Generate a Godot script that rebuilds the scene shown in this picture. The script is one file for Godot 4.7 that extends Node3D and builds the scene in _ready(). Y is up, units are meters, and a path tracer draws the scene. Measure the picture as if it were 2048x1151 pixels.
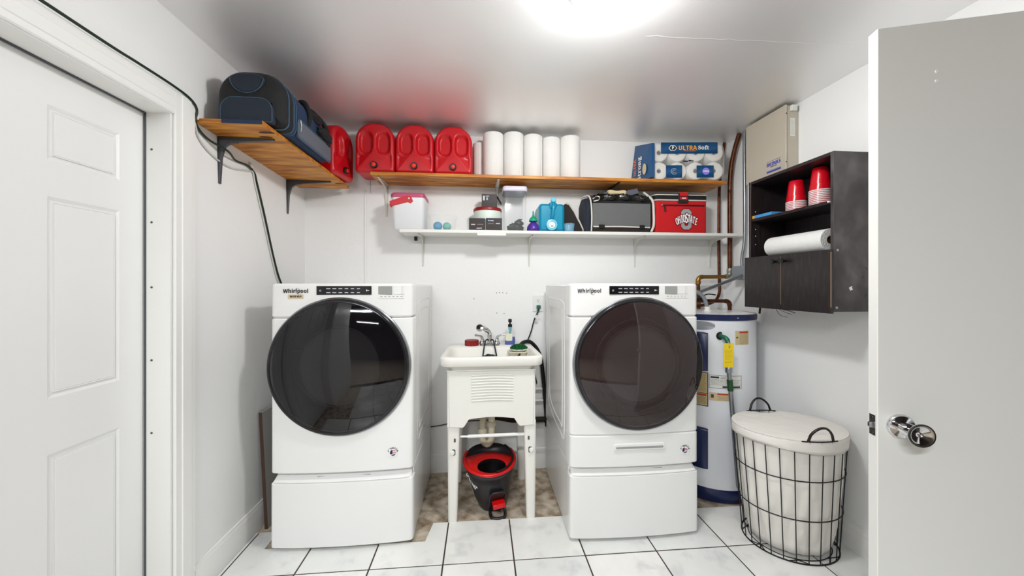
extends Node3D
# ---------------------------------------------------------------- helpers
var org := Vector3.ZERO          # base of the thing being built; subtracted from every vertex
var M := {}
var used := {}
var rng := RandomNumberGenerator.new()
const I3 := Transform3D.IDENTITY
var AZ := Basis(Vector3.RIGHT, PI / 2)        # lathe axis y -> world +z
var FACE_L := Basis(Vector3.UP, -PI / 2)      # local +z -> world -x

func st0() -> SurfaceTool:
	var s := SurfaceTool.new()
	s.begin(Mesh.PRIMITIVE_TRIANGLES)
	return s

func tri(s: SurfaceTool, a: Vector3, b: Vector3, c: Vector3) -> void:   # counter-clockwise seen from outside
	s.add_vertex(a - org); s.add_vertex(c - org); s.add_vertex(b - org)

func quad(s: SurfaceTool, a: Vector3, b: Vector3, c: Vector3, d: Vector3) -> void:
	tri(s, a, b, c); tri(s, a, c, d)

func rrect(w: float, h: float, r: float, n := 4) -> PackedVector2Array:
	var o := PackedVector2Array()
	r = minf(r, minf(w, h) / 2.0 - 0.0001)
	if r <= 0.0:
		return PackedVector2Array([Vector2(-w / 2, -h / 2), Vector2(w / 2, -h / 2), Vector2(w / 2, h / 2), Vector2(-w / 2, h / 2)])
	for k in 4:
		var c := Vector2((w / 2 - r) * [1, 1, -1, -1][k], (h / 2 - r) * [-1, 1, 1, -1][k])
		for i in n + 1:
			var a := -PI / 2 + PI / 2 * k + PI / 2 * i / n
			o.append(c + Vector2(cos(a), sin(a)) * r)
	return o

func oval(rx: float, ry: float, n := 32, p := 2.0) -> PackedVector2Array:
	var o := PackedVector2Array()
	for i in n:
		var a := TAU * i / n
		var c := cos(a)
		var q := sin(a)
		o.append(Vector2(rx * signf(c) * pow(absf(c), 2.0 / p), ry * signf(q) * pow(absf(q), 2.0 / p)))
	return o

func inset(o: PackedVector2Array, d: float) -> PackedVector2Array:
	var n := o.size()
	var r := PackedVector2Array()
	for i in n:
		var e0 := (o[i] - o[(i + n - 1) % n]).normalized()
		var e1 := (o[(i + 1) % n] - o[i]).normalized()
		var n0 := Vector2(-e0.y, e0.x)
		var n1 := Vector2(-e1.y, e1.x)
		var m := (n0 + n1)
		m = n1 if m.length() < 0.1 else m.normalized()
		r.append(o[i] + m * d / maxf(0.4, m.dot(n1)))
	return r

func slab(s: SurfaceTool, o: PackedVector2Array, z0: float, z1: float, bev := 0.0, xf := I3) -> void:
	o = o.duplicate()
	if Geometry2D.is_polygon_clockwise(o):
		o.reverse()
	var n := o.size()
	var rings := []
	if bev > 0.0:
		var q := inset(o, bev)
		rings = [[q, z0], [o, z0 + bev], [o, z1 - bev], [q, z1]]
	else:
		rings = [[o, z0], [o, z1]]
	var grp := PackedInt32Array()
	var g := 1
	for i in n:
		var e0 := o[i] - o[(i + n - 1) % n]
		var e1 := o[(i + 1) % n] - o[i]
		if absf(e0.angle_to(e1)) > 0.6:
			g += 1
		grp.append(g)
	if absf((o[0] - o[n - 1]).angle_to(o[1 % n] - o[0])) <= 0.6 and n > 3:
		for i in n:
			if grp[i] == g:
				grp[i] = 1
	for b in rings.size() - 1:
		for i in n:
			var j := (i + 1) % n
			s.set_smooth_group(grp[i] + b * 1000)
			var A: PackedVector2Array = rings[b][0]
			var B: PackedVector2Array = rings[b + 1][0]
			quad(s, xf * Vector3(A[i].x, A[i].y, rings[b][1]), xf * Vector3(A[j].x, A[j].y, rings[b][1]), xf * Vector3(B[j].x, B[j].y, rings[b + 1][1]), xf * Vector3(B[i].x, B[i].y, rings[b + 1][1]))
	for e in 2:
		s.set_smooth_group(9000 + e)
		var P: PackedVector2Array = rings[0][0] if e == 0 else rings[-1][0]
		var z: float = z0 if e == 0 else z1
		var t := Geometry2D.triangulate_polygon(P)
		for k in range(0, t.size(), 3):
			var a := P[t[k]]
			var b := P[t[k + 1]]
			var c := P[t[k + 2]]
			var up := (b - a).cross(c - a) > 0.0
			if up == (e == 1):
				tri(s, xf * Vector3(a.x, a.y, z), xf * Vector3(b.x, b.y, z), xf * Vector3(c.x, c.y, z))
			else:
				tri(s, xf * Vector3(a.x, a.y, z), xf * Vector3(c.x, c.y, z), xf * Vector3(b.x, b.y, z))

func vslab(s: SurfaceTool, xz: PackedVector2Array, y0: float, y1: float, bev := 0.0, at := Vector3.ZERO) -> void:   # outline in (x, z), extruded upwards
	var o := PackedVector2Array()
	for p in xz:
		o.append(Vector2(p.x, -p.y))
	slab(s, o, y0, y1, bev, Transform3D(Basis(Vector3.RIGHT, -PI / 2), at))

func xslab(s: SurfaceTool, zy: PackedVector2Array, x0: float, x1: float, bev := 0.0, at := Vector3.ZERO) -> void:   # outline in (z, y), extruded along x
	var o := PackedVector2Array()
	for p in zy:
		o.append(Vector2(-p.x, p.y))
	slab(s, o, x0, x1, bev, Transform3D(Basis(Vector3.UP, PI / 2), at))

func bx(s: SurfaceTool, lo: Vector3, hi: Vector3, bev := 0.002, xf := I3) -> void:
	var w := hi - lo
	bev = minf(bev, minf(w.x, minf(w.y, w.z)) * 0.4)
	slab(s, rrect(w.x, w.y, bev, 1), -w.z / 2, w.z / 2, bev, xf * Transform3D(Basis(), (lo + hi) / 2))

func rb(s: SurfaceTool, lo: Vector3, hi: Vector3, r: float, bev: float, xf := I3) -> void:     # box rounded in its xy outline
	var w := hi - lo
	slab(s, rrect(w.x, w.y, r, 5), -w.z / 2, w.z / 2, bev, xf * Transform3D(Basis(), (lo + hi) / 2))

func lathe(s: SurfaceTool, prof: Array, seg := 32, xf := I3, a0 := 0.0, a1 := TAU) -> void:    # prof: [r, y] from the bottom up, seen from outside
	var g := 1
	for k in prof.size() - 1:
		if k > 0:
			var e0 := Vector2(prof[k][0] - prof[k - 1][0], prof[k][1] - prof[k - 1][1])
			var e1 := Vector2(prof[k + 1][0] - prof[k][0], prof[k + 1][1] - prof[k][1])
			if absf(e0.angle_to(e1)) > 0.65:
				g += 1
		s.set_smooth_group(g)
		for i in seg:
			var t0 := a0 + (a1 - a0) * i / seg
			var t1 := a0 + (a1 - a0) * (i + 1) / seg
			var p := func(j: int, t: float) -> Vector3: return xf * Vector3(prof[j][0] * cos(t), prof[j][1], -prof[j][0] * sin(t))
			var a: Vector3 = p.call(k, t0)
			var b: Vector3 = p.call(k, t1)
			var c: Vector3 = p.call(k + 1, t1)
			var d: Vector3 = p.call(k + 1, t0)
			if prof[k][0] > 0.0:
				tri(s, a, b, c)
			if prof[k + 1][0] > 0.0:
				tri(s, a, c, d)

func loft(s: SurfaceTool, rings: Array, cap0 := true, cap1 := true, closed := true) -> void:   # rings counter-clockwise seen from where they go
	for k in rings.size() - 1:
		var A: PackedVector3Array = rings[k]
		var B: PackedVector3Array = rings[k + 1]
		var n := A.size()
		s.set_smooth_group(1)
		for i in (n if closed else n - 1):
			var j := (i + 1) % n
			quad(s, A[i], A[j], B[j], B[i])
	for e in 2:
		if (e == 0 and cap0) or (e == 1 and cap1):
			var R: PackedVector3Array = rings[0] if e == 0 else rings[-1]
			var c := Vector3.ZERO
			for p in R:
				c += p / R.size()
			s.set_smooth_group(500 + e)
			for i in R.size():
				var j := (i + 1) % R.size()
				if e == 1:
					tri(s, c, R[i], R[j])
				else:
					tri(s, c, R[j], R[i])

func ring(o: PackedVector2Array, y: float, c := Vector2.ZERO) -> PackedVector3Array:           # an outline laid flat at a height, counter-clockwise from above
	var r := PackedVector3Array()
	for p in o:
		r.append(Vector3(c.x + p.x, y, c.y - p.y))
	return r

func spline(p: Array, n := 6) -> Array:
	var o := []
	for i in p.size() - 1:
		var a: Vector3 = p[maxi(i - 1, 0)]
		var b: Vector3 = p[i]
		var c: Vector3 = p[i + 1]
		var d: Vector3 = p[mini(i + 2, p.size() - 1)]
		for k in n:
			o.append(b.cubic_interpolate(c, a, d, float(k) / n))
	o.append(p[-1])
	return o

func tube(s: SurfaceTool, p: Array, r, seg := 8, closed := false) -> void:
	var n := p.size()
	var rings := []
	var u := Vector3.ZERO
	for i in n:
		var a: Vector3 = p[(i + n - 1) % n] if closed else p[maxi(i - 1, 0)]
		var b: Vector3 = p[(i + 1) % n] if closed else p[mini(i + 1, n - 1)]
		var t := (b - a).normalized()
		if u == Vector3.ZERO:
			u = t.cross(Vector3.UP if absf(t.y) < 0.9 else Vector3.RIGHT).normalized()
		u = (u - t * u.dot(t)).normalized()
		var v := t.cross(u)
		var rr: float = r if r is float else r[i]
		var q := PackedVector3Array()
		for k in seg:
			var w := TAU * k / seg
			q.append(p[i] + (u * cos(w) + v * sin(w)) * rr)
		rings.append(q)
	if closed:
		rings.append(rings[0])
	loft(s, rings, not closed, not closed)

func obj(called: String, s: SurfaceTool, mat: Material, parent: Node = null) -> MeshInstance3D:
	s.generate_normals()
	s.index()
	var o := MeshInstance3D.new()
	o.mesh = s.commit()
	o.material_override = mat
	o.cast_shadow = GeometryInstance3D.SHADOW_CASTING_SETTING_ON
	put(o, called, parent)
	return o

func put(o: Node3D, called: String, parent: Node = null) -> void:
	if parent == null:
		o.position = org
		if used.has(called):
			used[called] += 1
			called = "%s_%03d" % [called, used[called]]
		else:
			used[called] = 0
		parent = self
	o.name = called
	parent.add_child(o, true)

func thing(called: String, label: String, category: String, at: Vector3, group := "") -> Node3D:
	org = at
	var o := Node3D.new()
	put(o, called)
	tag(o, label, category, group)
	return o

func tag(o: Node, label: String, category: String, group := "") -> void:
	o.set_meta("label", label)
	o.set_meta("category", category)
	if group:
		o.set_meta("group", group)

func dup(o: Node3D, called: String, at: Vector3, label: String, turn := 0.0) -> Node3D:
	var c: Node3D = o.duplicate()
	org = at
	put(c, called)
	c.rotation.y = turn
	c.set_meta("label", label)
	return c

func struct(called: String, s: SurfaceTool, mat: Material, label := "") -> MeshInstance3D:
	var o := obj(called, s, mat)
	o.set_meta("kind", "structure")
	if label:
		o.set_meta("label", label)
	return o

func text(t: String, h: float, at: Vector3, mat: Material, parent: Node, turn := Basis(), font := "Droid Sans", weight := 700, called := "lettering", italic := false) -> MeshInstance3D:
	var f := SystemFont.new()
	f.font_names = PackedStringArray([font])
	f.font_weight = weight
	f.font_italic = italic
	var m := TextMesh.new()
	m.text = t
	m.font = f
	m.font_size = 48
	m.pixel_size = h / 35.0
	m.depth = 0.0012
	m.curve_step = 3.0
	var o := MeshInstance3D.new()
	o.mesh = m
	o.material_override = mat
	o.transform = Transform3D(turn, at - org)
	put(o, called, parent)
	return o

func patch(called: String, mat: Material, parent: Node, f: Callable, nu := 1, nv := 1) -> MeshInstance3D:    # a printed sheet with UVs; f(u, v) gives its points, u to the right, v down
	var s := st0()
	s.set_smooth_group(1)
	for i in nu:
		for j in nv:
			var c := []
			for q in [[i, j + 1], [i + 1, j + 1], [i + 1, j], [i, j]]:
				c.append(Vector2(float(q[0]) / nu, float(q[1]) / nv))
			for k in [0, 2, 1, 0, 3, 2]:
				s.set_uv(c[k])
				s.add_vertex(f.call(c[k].x, c[k].y) - org)
	return obj(called, s, mat, parent)

func sheet(called: String, mat: Material, parent: Node, at: Vector3, w: float, h: float, turn := Basis()) -> MeshInstance3D:
	return patch(called, mat, parent, func(u, v): return at + turn * Vector3((u - 0.5) * w, (0.5 - v) * h, 0))

# ---------------------------------------------------------------- materials
func pm(key: String, c: Color, rough := 0.6, metal := 0.0, spec := 0.5) -> StandardMaterial3D:
	var m := StandardMaterial3D.new()
	m.resource_name = key
	m.albedo_color = c
	m.roughness = rough
	m.metallic = metal
	m.metallic_specular = spec
	M[key] = m
	return m

func noise(seed_: int, freq: float, ramp: Array, oct := 4, w := 512, warp := 0.0, normal := 0.0) -> NoiseTexture2D:
	var n := FastNoiseLite.new()
	n.seed = seed_
	n.noise_type = FastNoiseLite.TYPE_SIMPLEX_SMOOTH
	n.frequency = freq
	n.fractal_octaves = oct
	if warp > 0.0:
		n.domain_warp_enabled = true
		n.domain_warp_amplitude = warp
		n.domain_warp_frequency = freq * 0.7
	var t := NoiseTexture2D.new()
	t.width = w
	t.height = w
	t.seamless = true
	t.noise = n
	if normal > 0.0:
		t.as_normal_map = true
		t.bump_strength = normal
	elif ramp:
		var g := Gradient.new()
		g.offsets = PackedFloat32Array(ramp.map(func(x): return x[0]))
		g.colors = PackedColorArray(ramp.map(func(x): return x[1]))
		t.color_ramp = g
	return t

func tri_map(m: StandardMaterial3D, t: Texture2D, scale: Vector3, world := true) -> void:
	m.albedo_texture = t
	m.uv1_triplanar = true
	m.uv1_world_triplanar = world
	m.uv1_scale = scale

func bumpy(m: StandardMaterial3D, t: Texture2D, strength: float, scale := Vector3.ONE) -> void:
	m.normal_enabled = true
	m.normal_texture = t
	m.normal_scale = strength
	if not m.uv1_triplanar:
		m.uv1_triplanar = true
		m.uv1_world_triplanar = true
		m.uv1_scale = scale

func printed(key: String, w: int, h: int, bg: Color, rects: Array, lines := [], seed_ := 1, rough := 0.5) -> StandardMaterial3D:   # flat print: colour fields and rows of small dashes
	var im := Image.create(w, h, false, Image.FORMAT_RGBA8)
	im.fill(bg)
	for r in rects:
		im.fill_rect(Rect2i(r[0], r[1], r[2], r[3]), r[4])
	var q := RandomNumberGenerator.new()
	q.seed = seed_
	for l in lines:      # [x, y, width, rows, pitch, thickness, ink]
		for k in l[3]:
			var x: int = l[0]
			while x < l[0] + l[2]:
				var n := q.randi_range(3, 9)
				im.fill_rect(Rect2i(x, l[1] + k * l[4], mini(n, l[0] + l[2] - x), l[5]), l[6])
				x += n + q.randi_range(1, 3)
	var m := pm(key, Color.WHITE, rough)
	m.albedo_texture = ImageTexture.create_from_image(im)
	m.texture_repeat = false
	return m

func materials() -> void:
	var plaster := noise(3, 0.02, [], 4, 256, 0.0, 4.0)
	var wall := pm("wall_paint", Color(0.955, 0.957, 0.955), 0.5)
	bumpy(wall, plaster, 0.12, Vector3(3, 3, 3))
	var ceil := pm("ceiling_paint", Color(0.955, 0.955, 0.955), 0.47, 0.72, 0.5)
	bumpy(ceil, noise(8, 0.01, [], 3, 256, 0.0, 4.0), 0.10, Vector3(1.2, 1.2, 1.2))
	pm("trim_paint", Color(0.95, 0.95, 0.94), 0.4)
	pm("door_paint", Color(0.955, 0.957, 0.955), 0.38)
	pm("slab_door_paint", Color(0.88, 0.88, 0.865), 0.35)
	var con := pm("concrete", Color(1, 1, 1), 0.9)
	tri_map(con, noise(11, 0.012, [[0.0, Color(0.42, 0.34, 0.26)], [0.35, Color(0.62, 0.555, 0.475)], [0.6, Color(0.72, 0.665, 0.595)], [1.0, Color(0.82, 0.79, 0.73)]], 6, 512, 30.0), Vector3(1.6, 1.6, 1.6))
	bumpy(con, plaster, 0.5)
	for k in 3:
		var t := pm("tile_%d" % k, [Color(0.97, 0.97, 0.96), Color(0.94, 0.945, 0.94), Color(0.98, 0.975, 0.965)][k], 0.22)
		tri_map(t, noise(20 + k, 0.008, [[0.0, Color(0.86, 0.865, 0.87)], [0.38, Color(0.945, 0.945, 0.94)], [1.0, Color(0.965, 0.965, 0.96)]], 4, 512, 40.0), Vector3(1.4, 1.4, 1.4))
	pm("grout", Color(0.25, 0.20, 0.17), 0.9)
	var wd := pm("plywood", Color(1, 1, 1), 0.5)
	tri_map(wd, noise(31, 0.012, [[0.0, Color(0.52, 0.28, 0.06)], [0.35, Color(0.72, 0.44, 0.12)], [0.6, Color(0.80, 0.53, 0.18)], [1.0, Color(0.88, 0.64, 0.27)]], 3, 512, 30.0), Vector3(0.5, 3.2, 3.2))
	wd.detail_enabled = true
	wd.detail_albedo = noise(32, 0.02, [[0.0, Color(0.84, 0.80, 0.76)], [0.5, Color(1, 1, 1)], [1.0, Color(1, 1, 1)]], 3, 512)
	wd.detail_blend_mode = BaseMaterial3D.BLEND_MODE_MUL
	wd.detail_uv_layer = BaseMaterial3D.DETAIL_UV_1
	pm("plywood_edge", Color(0.72, 0.47, 0.18), 0.6)
	pm("knot", Color(0.28, 0.11, 0.04), 0.6)
	pm("white_melamine", Color(0.92, 0.92, 0.90), 0.4)
	pm("bracket_grey", Color(0.33, 0.34, 0.36), 0.45, 0.4)
	pm("bracket_white", Color(0.86, 0.86, 0.83), 0.45)
	pm("bracket_black", Color(0.09, 0.10, 0.10), 0.4)
	pm("white_enamel", Color(0.93, 0.93, 0.925), 0.22)
	pm("white_steel", Color(0.90, 0.90, 0.895), 0.2)
	pm("grey_plastic", Color(0.62, 0.62, 0.63), 0.4)
	pm("lcd", Color(0.60, 0.61, 0.60), 0.25)
	pm("chrome", Color(0.86, 0.86, 0.87), 0.08, 1.0)
	pm("dull_chrome", Color(0.62, 0.63, 0.65), 0.22, 1.0)
	pm("zinc", Color(0.60, 0.62, 0.64), 0.35, 0.9)
	pm("ring_dark", Color(0.20, 0.20, 0.21), 0.12, 0.6)
	pm("drum", Color(0.55, 0.53, 0.53), 0.35, 0.7)
	pm("backing", Color(0.09, 0.08, 0.085), 0.5)
	for k in 2:
		var g := pm("door_glass_%d" % k, [Color(0.065, 0.058, 0.072, 0.88), Color(0.20, 0.155, 0.155, 0.84)][k], 0.03, 0.0, 0.5)
		g.transparency = BaseMaterial3D.TRANSPARENCY_ALPHA
	pm("ink", Color(0.13, 0.13, 0.15), 0.5)
	pm("ink_white", Color(0.95, 0.95, 0.95), 0.5)
	var ivory := pm("tub_plastic", Color(0.92, 0.915, 0.89), 0.38)
	ivory.subsurf_scatter_enabled = true
	ivory.subsurf_scatter_strength = 0.1
	pm("pvc", Color(0.84, 0.81, 0.72), 0.4)
	pm("black_plastic", Color(0.035, 0.035, 0.04), 0.35)
	pm("black_rubber", Color(0.045, 0.045, 0.05), 0.55)
	pm("green_cord", Color(0.02, 0.14, 0.08), 0.45)
	pm("white_cable", Color(0.80, 0.80, 0.77), 0.5)
	pm("red_can", Color(0.76, 0.04, 0.10), 0.36)
	pm("red_can_cap", Color(0.95, 0.16, 0.08), 0.4)
	var pt := pm("paper_towel", Color(0.92, 0.92, 0.91), 0.95)
	bumpy(pt, noise(44, 0.06, [], 2, 256, 0.0, 8.0), 0.25, Vector3(6, 6, 6))
	pm("cardboard", Color(0.52, 0.40, 0.28), 0.9)
	var tissue := pm("tissue", Color(0.90, 0.895, 0.88), 0.9)
	bumpy(tissue, plaster, 0.3, Vector3(5, 5, 5))
	var film := pm("plastic_film", Color(1, 1, 1, 0.15), 0.12)
	film.transparency = BaseMaterial3D.TRANSPARENCY_ALPHA
	pm("pack_blue", Color(0.06, 0.30, 0.49), 0.35)
	pm("pack_blue_dark", Color(0.04, 0.13, 0.26), 0.4)
	pm("gold_ink", Color(0.95, 0.68, 0.18), 0.5)
	pm("orange_ink", Color(0.85, 0.45, 0.25), 0.5)
	pm("teal_ink", Color(0.25, 0.62, 0.68), 0.5)
	pm("lilac_ink", Color(0.55, 0.5, 0.9), 0.5)
	for c in [["bag_black", Color(0.055, 0.06, 0.07)], ["bag_navy", Color(0.10, 0.14, 0.20)], ["bag_blue", Color(0.07, 0.17, 0.30)], ["bag_grey", Color(0.36, 0.38, 0.42)], ["bag_piping", Color(0.22, 0.33, 0.42)], ["mesh_grey", Color(0.40, 0.41, 0.41)], ["nylon_black", Color(0.05, 0.052, 0.06)], ["nylon_brown", Color(0.13, 0.10, 0.09)], ["piping_white", Color(0.83, 0.82, 0.79)], ["cloth_beige", Color(0.82, 0.76, 0.60)], ["cooler_red", Color(0.78, 0.03, 0.07)]]:
		var m := pm(c[0], c[1], 0.8)
		m.rim_enabled = true
		m.rim = 0.25
		bumpy(m, noise(50, 0.12, [], 2, 256, 0.0, 6.0), 0.35, Vector3(9, 9, 9))
	pm("nylon_shiny", Color(0.045, 0.045, 0.055), 0.35)
	pm("cooler_white", Color(0.90, 0.91, 0.92), 0.4)
	pm("cooler_pink", Color(0.74, 0.33, 0.47), 0.4)
	pm("cooler_handle", Color(0.80, 0.10, 0.16), 0.4)
	pm("logo_grey", Color(0.62, 0.63, 0.65), 0.7)
	pm("logo_maroon", Color(0.30, 0.015, 0.03), 0.7)
	var clear := pm("clear_plastic", Color(0.93, 0.95, 0.96, 0.10), 0.10, 0.0, 0.35)
	clear.transparency = BaseMaterial3D.TRANSPARENCY_ALPHA
	var clear2 := pm("clear_blue", Color(0.55, 0.78, 0.90, 0.35), 0.15)
	clear2.transparency = BaseMaterial3D.TRANSPARENCY_ALPHA
	pm("ball_blue", Color(0.32, 0.62, 0.78), 0.5)
	pm("ball_green", Color(0.45, 0.75, 0.72), 0.5)
	pm("carton", Color(0.13, 0.10, 0.10), 0.45)
	pm("tin_white", Color(0.86, 0.90, 0.87), 0.35)
	pm("tin_red", Color(0.55, 0.04, 0.06), 0.35)
	pm("lid_lavender", Color(0.86, 0.84, 0.90), 0.35)
	pm("gasket", Color(0.30, 0.32, 0.40), 0.5)
	pm("purple", Color(0.30, 0.16, 0.58), 0.3)
	pm("jade", Color(0.05, 0.62, 0.48), 0.35)
	pm("turquoise", Color(0.05, 0.56, 0.70), 0.28)
	pm("aqua", Color(0.45, 0.80, 0.90), 0.3)
	var cop := pm("copper", Color(0.44, 0.275, 0.185), 0.38, 0.6)
	tri_map(cop, noise(61, 0.02, [[0.0, Color(0.45, 0.35, 0.28)], [0.5, Color(0.85, 0.75, 0.65)], [1.0, Color(1, 1, 1)]], 4, 256), Vector3(4, 4, 4))
	pm("brass", Color(0.62, 0.46, 0.24), 0.35, 0.9)
	pm("solder", Color(0.62, 0.62, 0.58), 0.45, 0.7)
	pm("flex_grey", Color(0.52, 0.54, 0.56), 0.5)
	pm("beige_steel", Color(0.76, 0.725, 0.66), 0.5)
	pm("sticker_white", Color(0.92, 0.92, 0.90), 0.6)
	var esp := pm("espresso", Color(1, 1, 1), 0.38)
	tri_map(esp, noise(71, 0.02, [[0.0, Color(0.10, 0.078, 0.08)], [0.6, Color(0.145, 0.115, 0.12)], [1.0, Color(0.20, 0.17, 0.175)]], 4, 512, 15.0), Vector3(5.0, 0.8, 5.0))
	var esp2 := pm("espresso_scuffed", Color(1, 1, 1), 0.45)
	tri_map(esp2, noise(72, 0.008, [[0.0, Color(0.16, 0.14, 0.145)], [0.5, Color(0.27, 0.25, 0.255)], [1.0, Color(0.46, 0.44, 0.45)]], 4, 512, 25.0), Vector3(1.0, 0.8, 1.0))
	pm("chipped", Color(0.50, 0.42, 0.34), 0.8)
	pm("cup_red", Color(0.82, 0.05, 0.13), 0.22)
	pm("cup_white", Color(0.93, 0.90, 0.90), 0.35)
	pm("book_blue", Color(0.25, 0.58, 0.82), 0.5)
	pm("book_yellow", Color(0.90, 0.66, 0.15), 0.5)
	pm("tank_white", Color(0.90, 0.91, 0.93), 0.25)
	pm("tank_blue", Color(0.06, 0.12, 0.30), 0.3)
	pm("silver", Color(0.62, 0.64, 0.66), 0.3, 0.6)
	pm("tag_yellow", Color(0.95, 0.83, 0.06), 0.5)
	pm("valve_green", Color(0.18, 0.45, 0.36), 0.4, 0.4)
	pm("tape_green", Color(0.05, 0.27, 0.11), 0.5)
	var liner := pm("liner", Color(0.90, 0.885, 0.86), 0.95)
	bumpy(liner, noise(81, 0.01, [], 4, 256, 0.0, 6.0), 0.5, Vector3(2.5, 2.5, 2.5))
	pm("wire", Color(0.045, 0.036, 0.034), 0.45, 0.3)
	pm("handle_brown", Color(0.09, 0.05, 0.045), 0.4)
	pm("bucket_grey", Color(0.115, 0.11, 0.13), 0.42)
	pm("bucket_red", Color(0.80, 0.025, 0.04), 0.3)
	pm("board_grey", Color(0.66, 0.655, 0.64), 0.7)
	pm("board_edge", Color(0.30, 0.21, 0.16), 0.8)
	pm("brush_green", Color(0.03, 0.38, 0.17), 0.6)
	pm("lid_red", Color(0.55, 0.06, 0.06), 0.5)
	pm("soap_blue", Color(0.03, 0.20, 0.66), 0.2)
	pm("soap_teal", Color(0.35, 0.68, 0.72), 0.3)
	pm("soap_label", Color(0.90, 0.90, 0.80), 0.5)
	pm("dark_gap", Color(0.06, 0.06, 0.065), 0.9)
	pm("rust", Color(0.16, 0.12, 0.10), 0.6, 0.4)
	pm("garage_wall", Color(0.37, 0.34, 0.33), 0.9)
	pm("garage_ceiling", Color(0.35, 0.33, 0.32), 0.9)
	var lamp := pm("lamp_glow", Color(1, 1, 1), 0.4)
	lamp.emission_enabled = true
	lamp.emission = Color(0.97, 0.985, 1.0)
	lamp.emission_energy_multiplier = 1.5
	var tube_glow := pm("tube_glow", Color(1, 1, 1), 0.4)
	tube_glow.emission_enabled = true
	tube_glow.emission = Color(0.96, 0.98, 1.0)
	tube_glow.emission_energy_multiplier = 2.0
	var dk := Color(0.25, 0.22, 0.2)
	printed("barcode", 64, 20, Color(0.83, 0.75, 0.62), [], [[8, 5, 48, 3, 3, 3, Color(0.25, 0.2, 0.15)]], 5)
	printed("button_strip", 256, 42, Color(0.09, 0.09, 0.105), [[36, 0, 1, 42, Color(0.02, 0.02, 0.02)], [222, 0, 1, 42, Color(0.02, 0.02, 0.02)], [12, 18, 8, 2, Color(0.8, 0.8, 0.8)], [12, 24, 8, 2, Color(0.8, 0.8, 0.8)], [12, 18, 2, 8, Color(0.8, 0.8, 0.8)], [18, 18, 2, 8, Color(0.8, 0.8, 0.8)], [234, 16, 3, 10, Color(0.9, 0.9, 0.9)], [237, 18, 3, 6, Color(0.9, 0.9, 0.9)], [242, 20, 6, 3, Color(0.9, 0.9, 0.9)]] + range(12).map(func(k): return [44 + (k % 6) * 29, 10 + (k / 6) * 20, 20 - (k * 7) % 6, 4, Color(0.78, 0.78, 0.8)]), [], 5, 0.15)
	printed("button_marks", 60, 44, Color(0.93, 0.93, 0.925), range(4).map(func(k): return [42, 4 + k * 11, 12, 2, Color(0.62, 0.62, 0.62)]) + range(9).map(func(k): return [4 + (k % 3) * 12, 6 + (k / 3) * 12, 4, 1, Color(0.75, 0.75, 0.75)]), [], 6, 0.25)
	printed("button_row", 128, 20, Color(0.93, 0.93, 0.925), range(6).map(func(k): return [4 + k * 21, 8, 12, 3, Color(0.6, 0.6, 0.6)]) + range(6).map(func(k): return [9 + k * 21, 2, 2, 1, Color(0.75, 0.75, 0.75)]), [], 6, 0.25)
	printed("tan_warning", 96, 84, Color(0.80, 0.73, 0.56), [[26, 5, 64, 10, Color(0.75, 0.22, 0.1)], [6, 36, 12, 8, dk]], [[28, 20, 60, 13, 5, 1, dk]], 7)
	printed("brown_warning", 96, 210, Color(0.76, 0.68, 0.48), [[0, 0, 96, 5, dk], [0, 128, 96, 4, dk], [0, 205, 96, 5, dk], [91, 0, 5, 210, dk], [6, 136, 80, 10, Color(0.66, 0.14, 0.1)]], [[6, 14, 78, 18, 6, 2, Color(0.42, 0.34, 0.24)], [6, 152, 78, 8, 6, 2, dk]], 8)
	printed("spec_plate", 180, 80, Color(0.88, 0.88, 0.86), [[0, 0, 180, 2, dk], [0, 78, 180, 2, dk], [0, 0, 2, 80, dk], [178, 0, 2, 80, dk], [8, 8, 44, 10, Color(0.12, 0.12, 0.13)], [2, 26, 176, 1, dk], [2, 58, 176, 1, dk], [70, 64, 100, 11, Color(0.2, 0.2, 0.2)]], [[60, 9, 30, 3, 5, 2, dk], [8, 31, 160, 5, 5, 1, dk]], 9)
	printed("small_warning", 114, 48, Color(0.82, 0.74, 0.58), [[42, 4, 68, 8, Color(0.72, 0.2, 0.12)], [10, 12, 14, 20, dk]], [[42, 17, 66, 6, 5, 1, dk]], 10)
	printed("panel_sticker", 40, 84, Color(0.91, 0.91, 0.88), [], [[5, 8, 30, 12, 6, 1, Color(0.45, 0.45, 0.45)]], 11)
	printed("tag_print", 40, 96, Color(0.95, 0.83, 0.06), [], [[4, 26, 32, 13, 5, 1, Color(0.55, 0.45, 0.05)]], 12)
	printed("carton_print", 96, 74, Color(0.13, 0.10, 0.10), [[10, 36, 26, 6, Color(0.8, 0.8, 0.8)], [48, 36, 38, 4, Color(0.62, 0.48, 0.4)], [44, 60, 22, 6, Color(0.75, 0.72, 0.8)], [68, 58, 8, 8, Color(0.6, 0.8, 0.95)]], [], 13)
	printed("carton_print_flipped", 96, 74, Color(0.13, 0.10, 0.10), [[60, 30, 26, 6, Color(0.8, 0.8, 0.8)], [10, 32, 38, 4, Color(0.62, 0.48, 0.4)], [12, 10, 8, 8, Color(0.6, 0.8, 0.95)], [24, 12, 22, 6, Color(0.75, 0.72, 0.8)]], [], 14)
	printed("carton_print_top", 96, 84, Color(0.17, 0.14, 0.15), [[6, 8, 12, 30, Color(0.8, 0.8, 0.82)], [24, 8, 22, 5, Color(0.75, 0.75, 0.78)], [28, 18, 10, 18, Color(0.7, 0.7, 0.74)], [0, 50, 96, 34, Color(0.12, 0.10, 0.11)]], [], 15)
	var flag := Image.create(64, 64, false, Image.FORMAT_RGBA8)
	flag.fill(Color(0.93, 0.93, 0.925))
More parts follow.
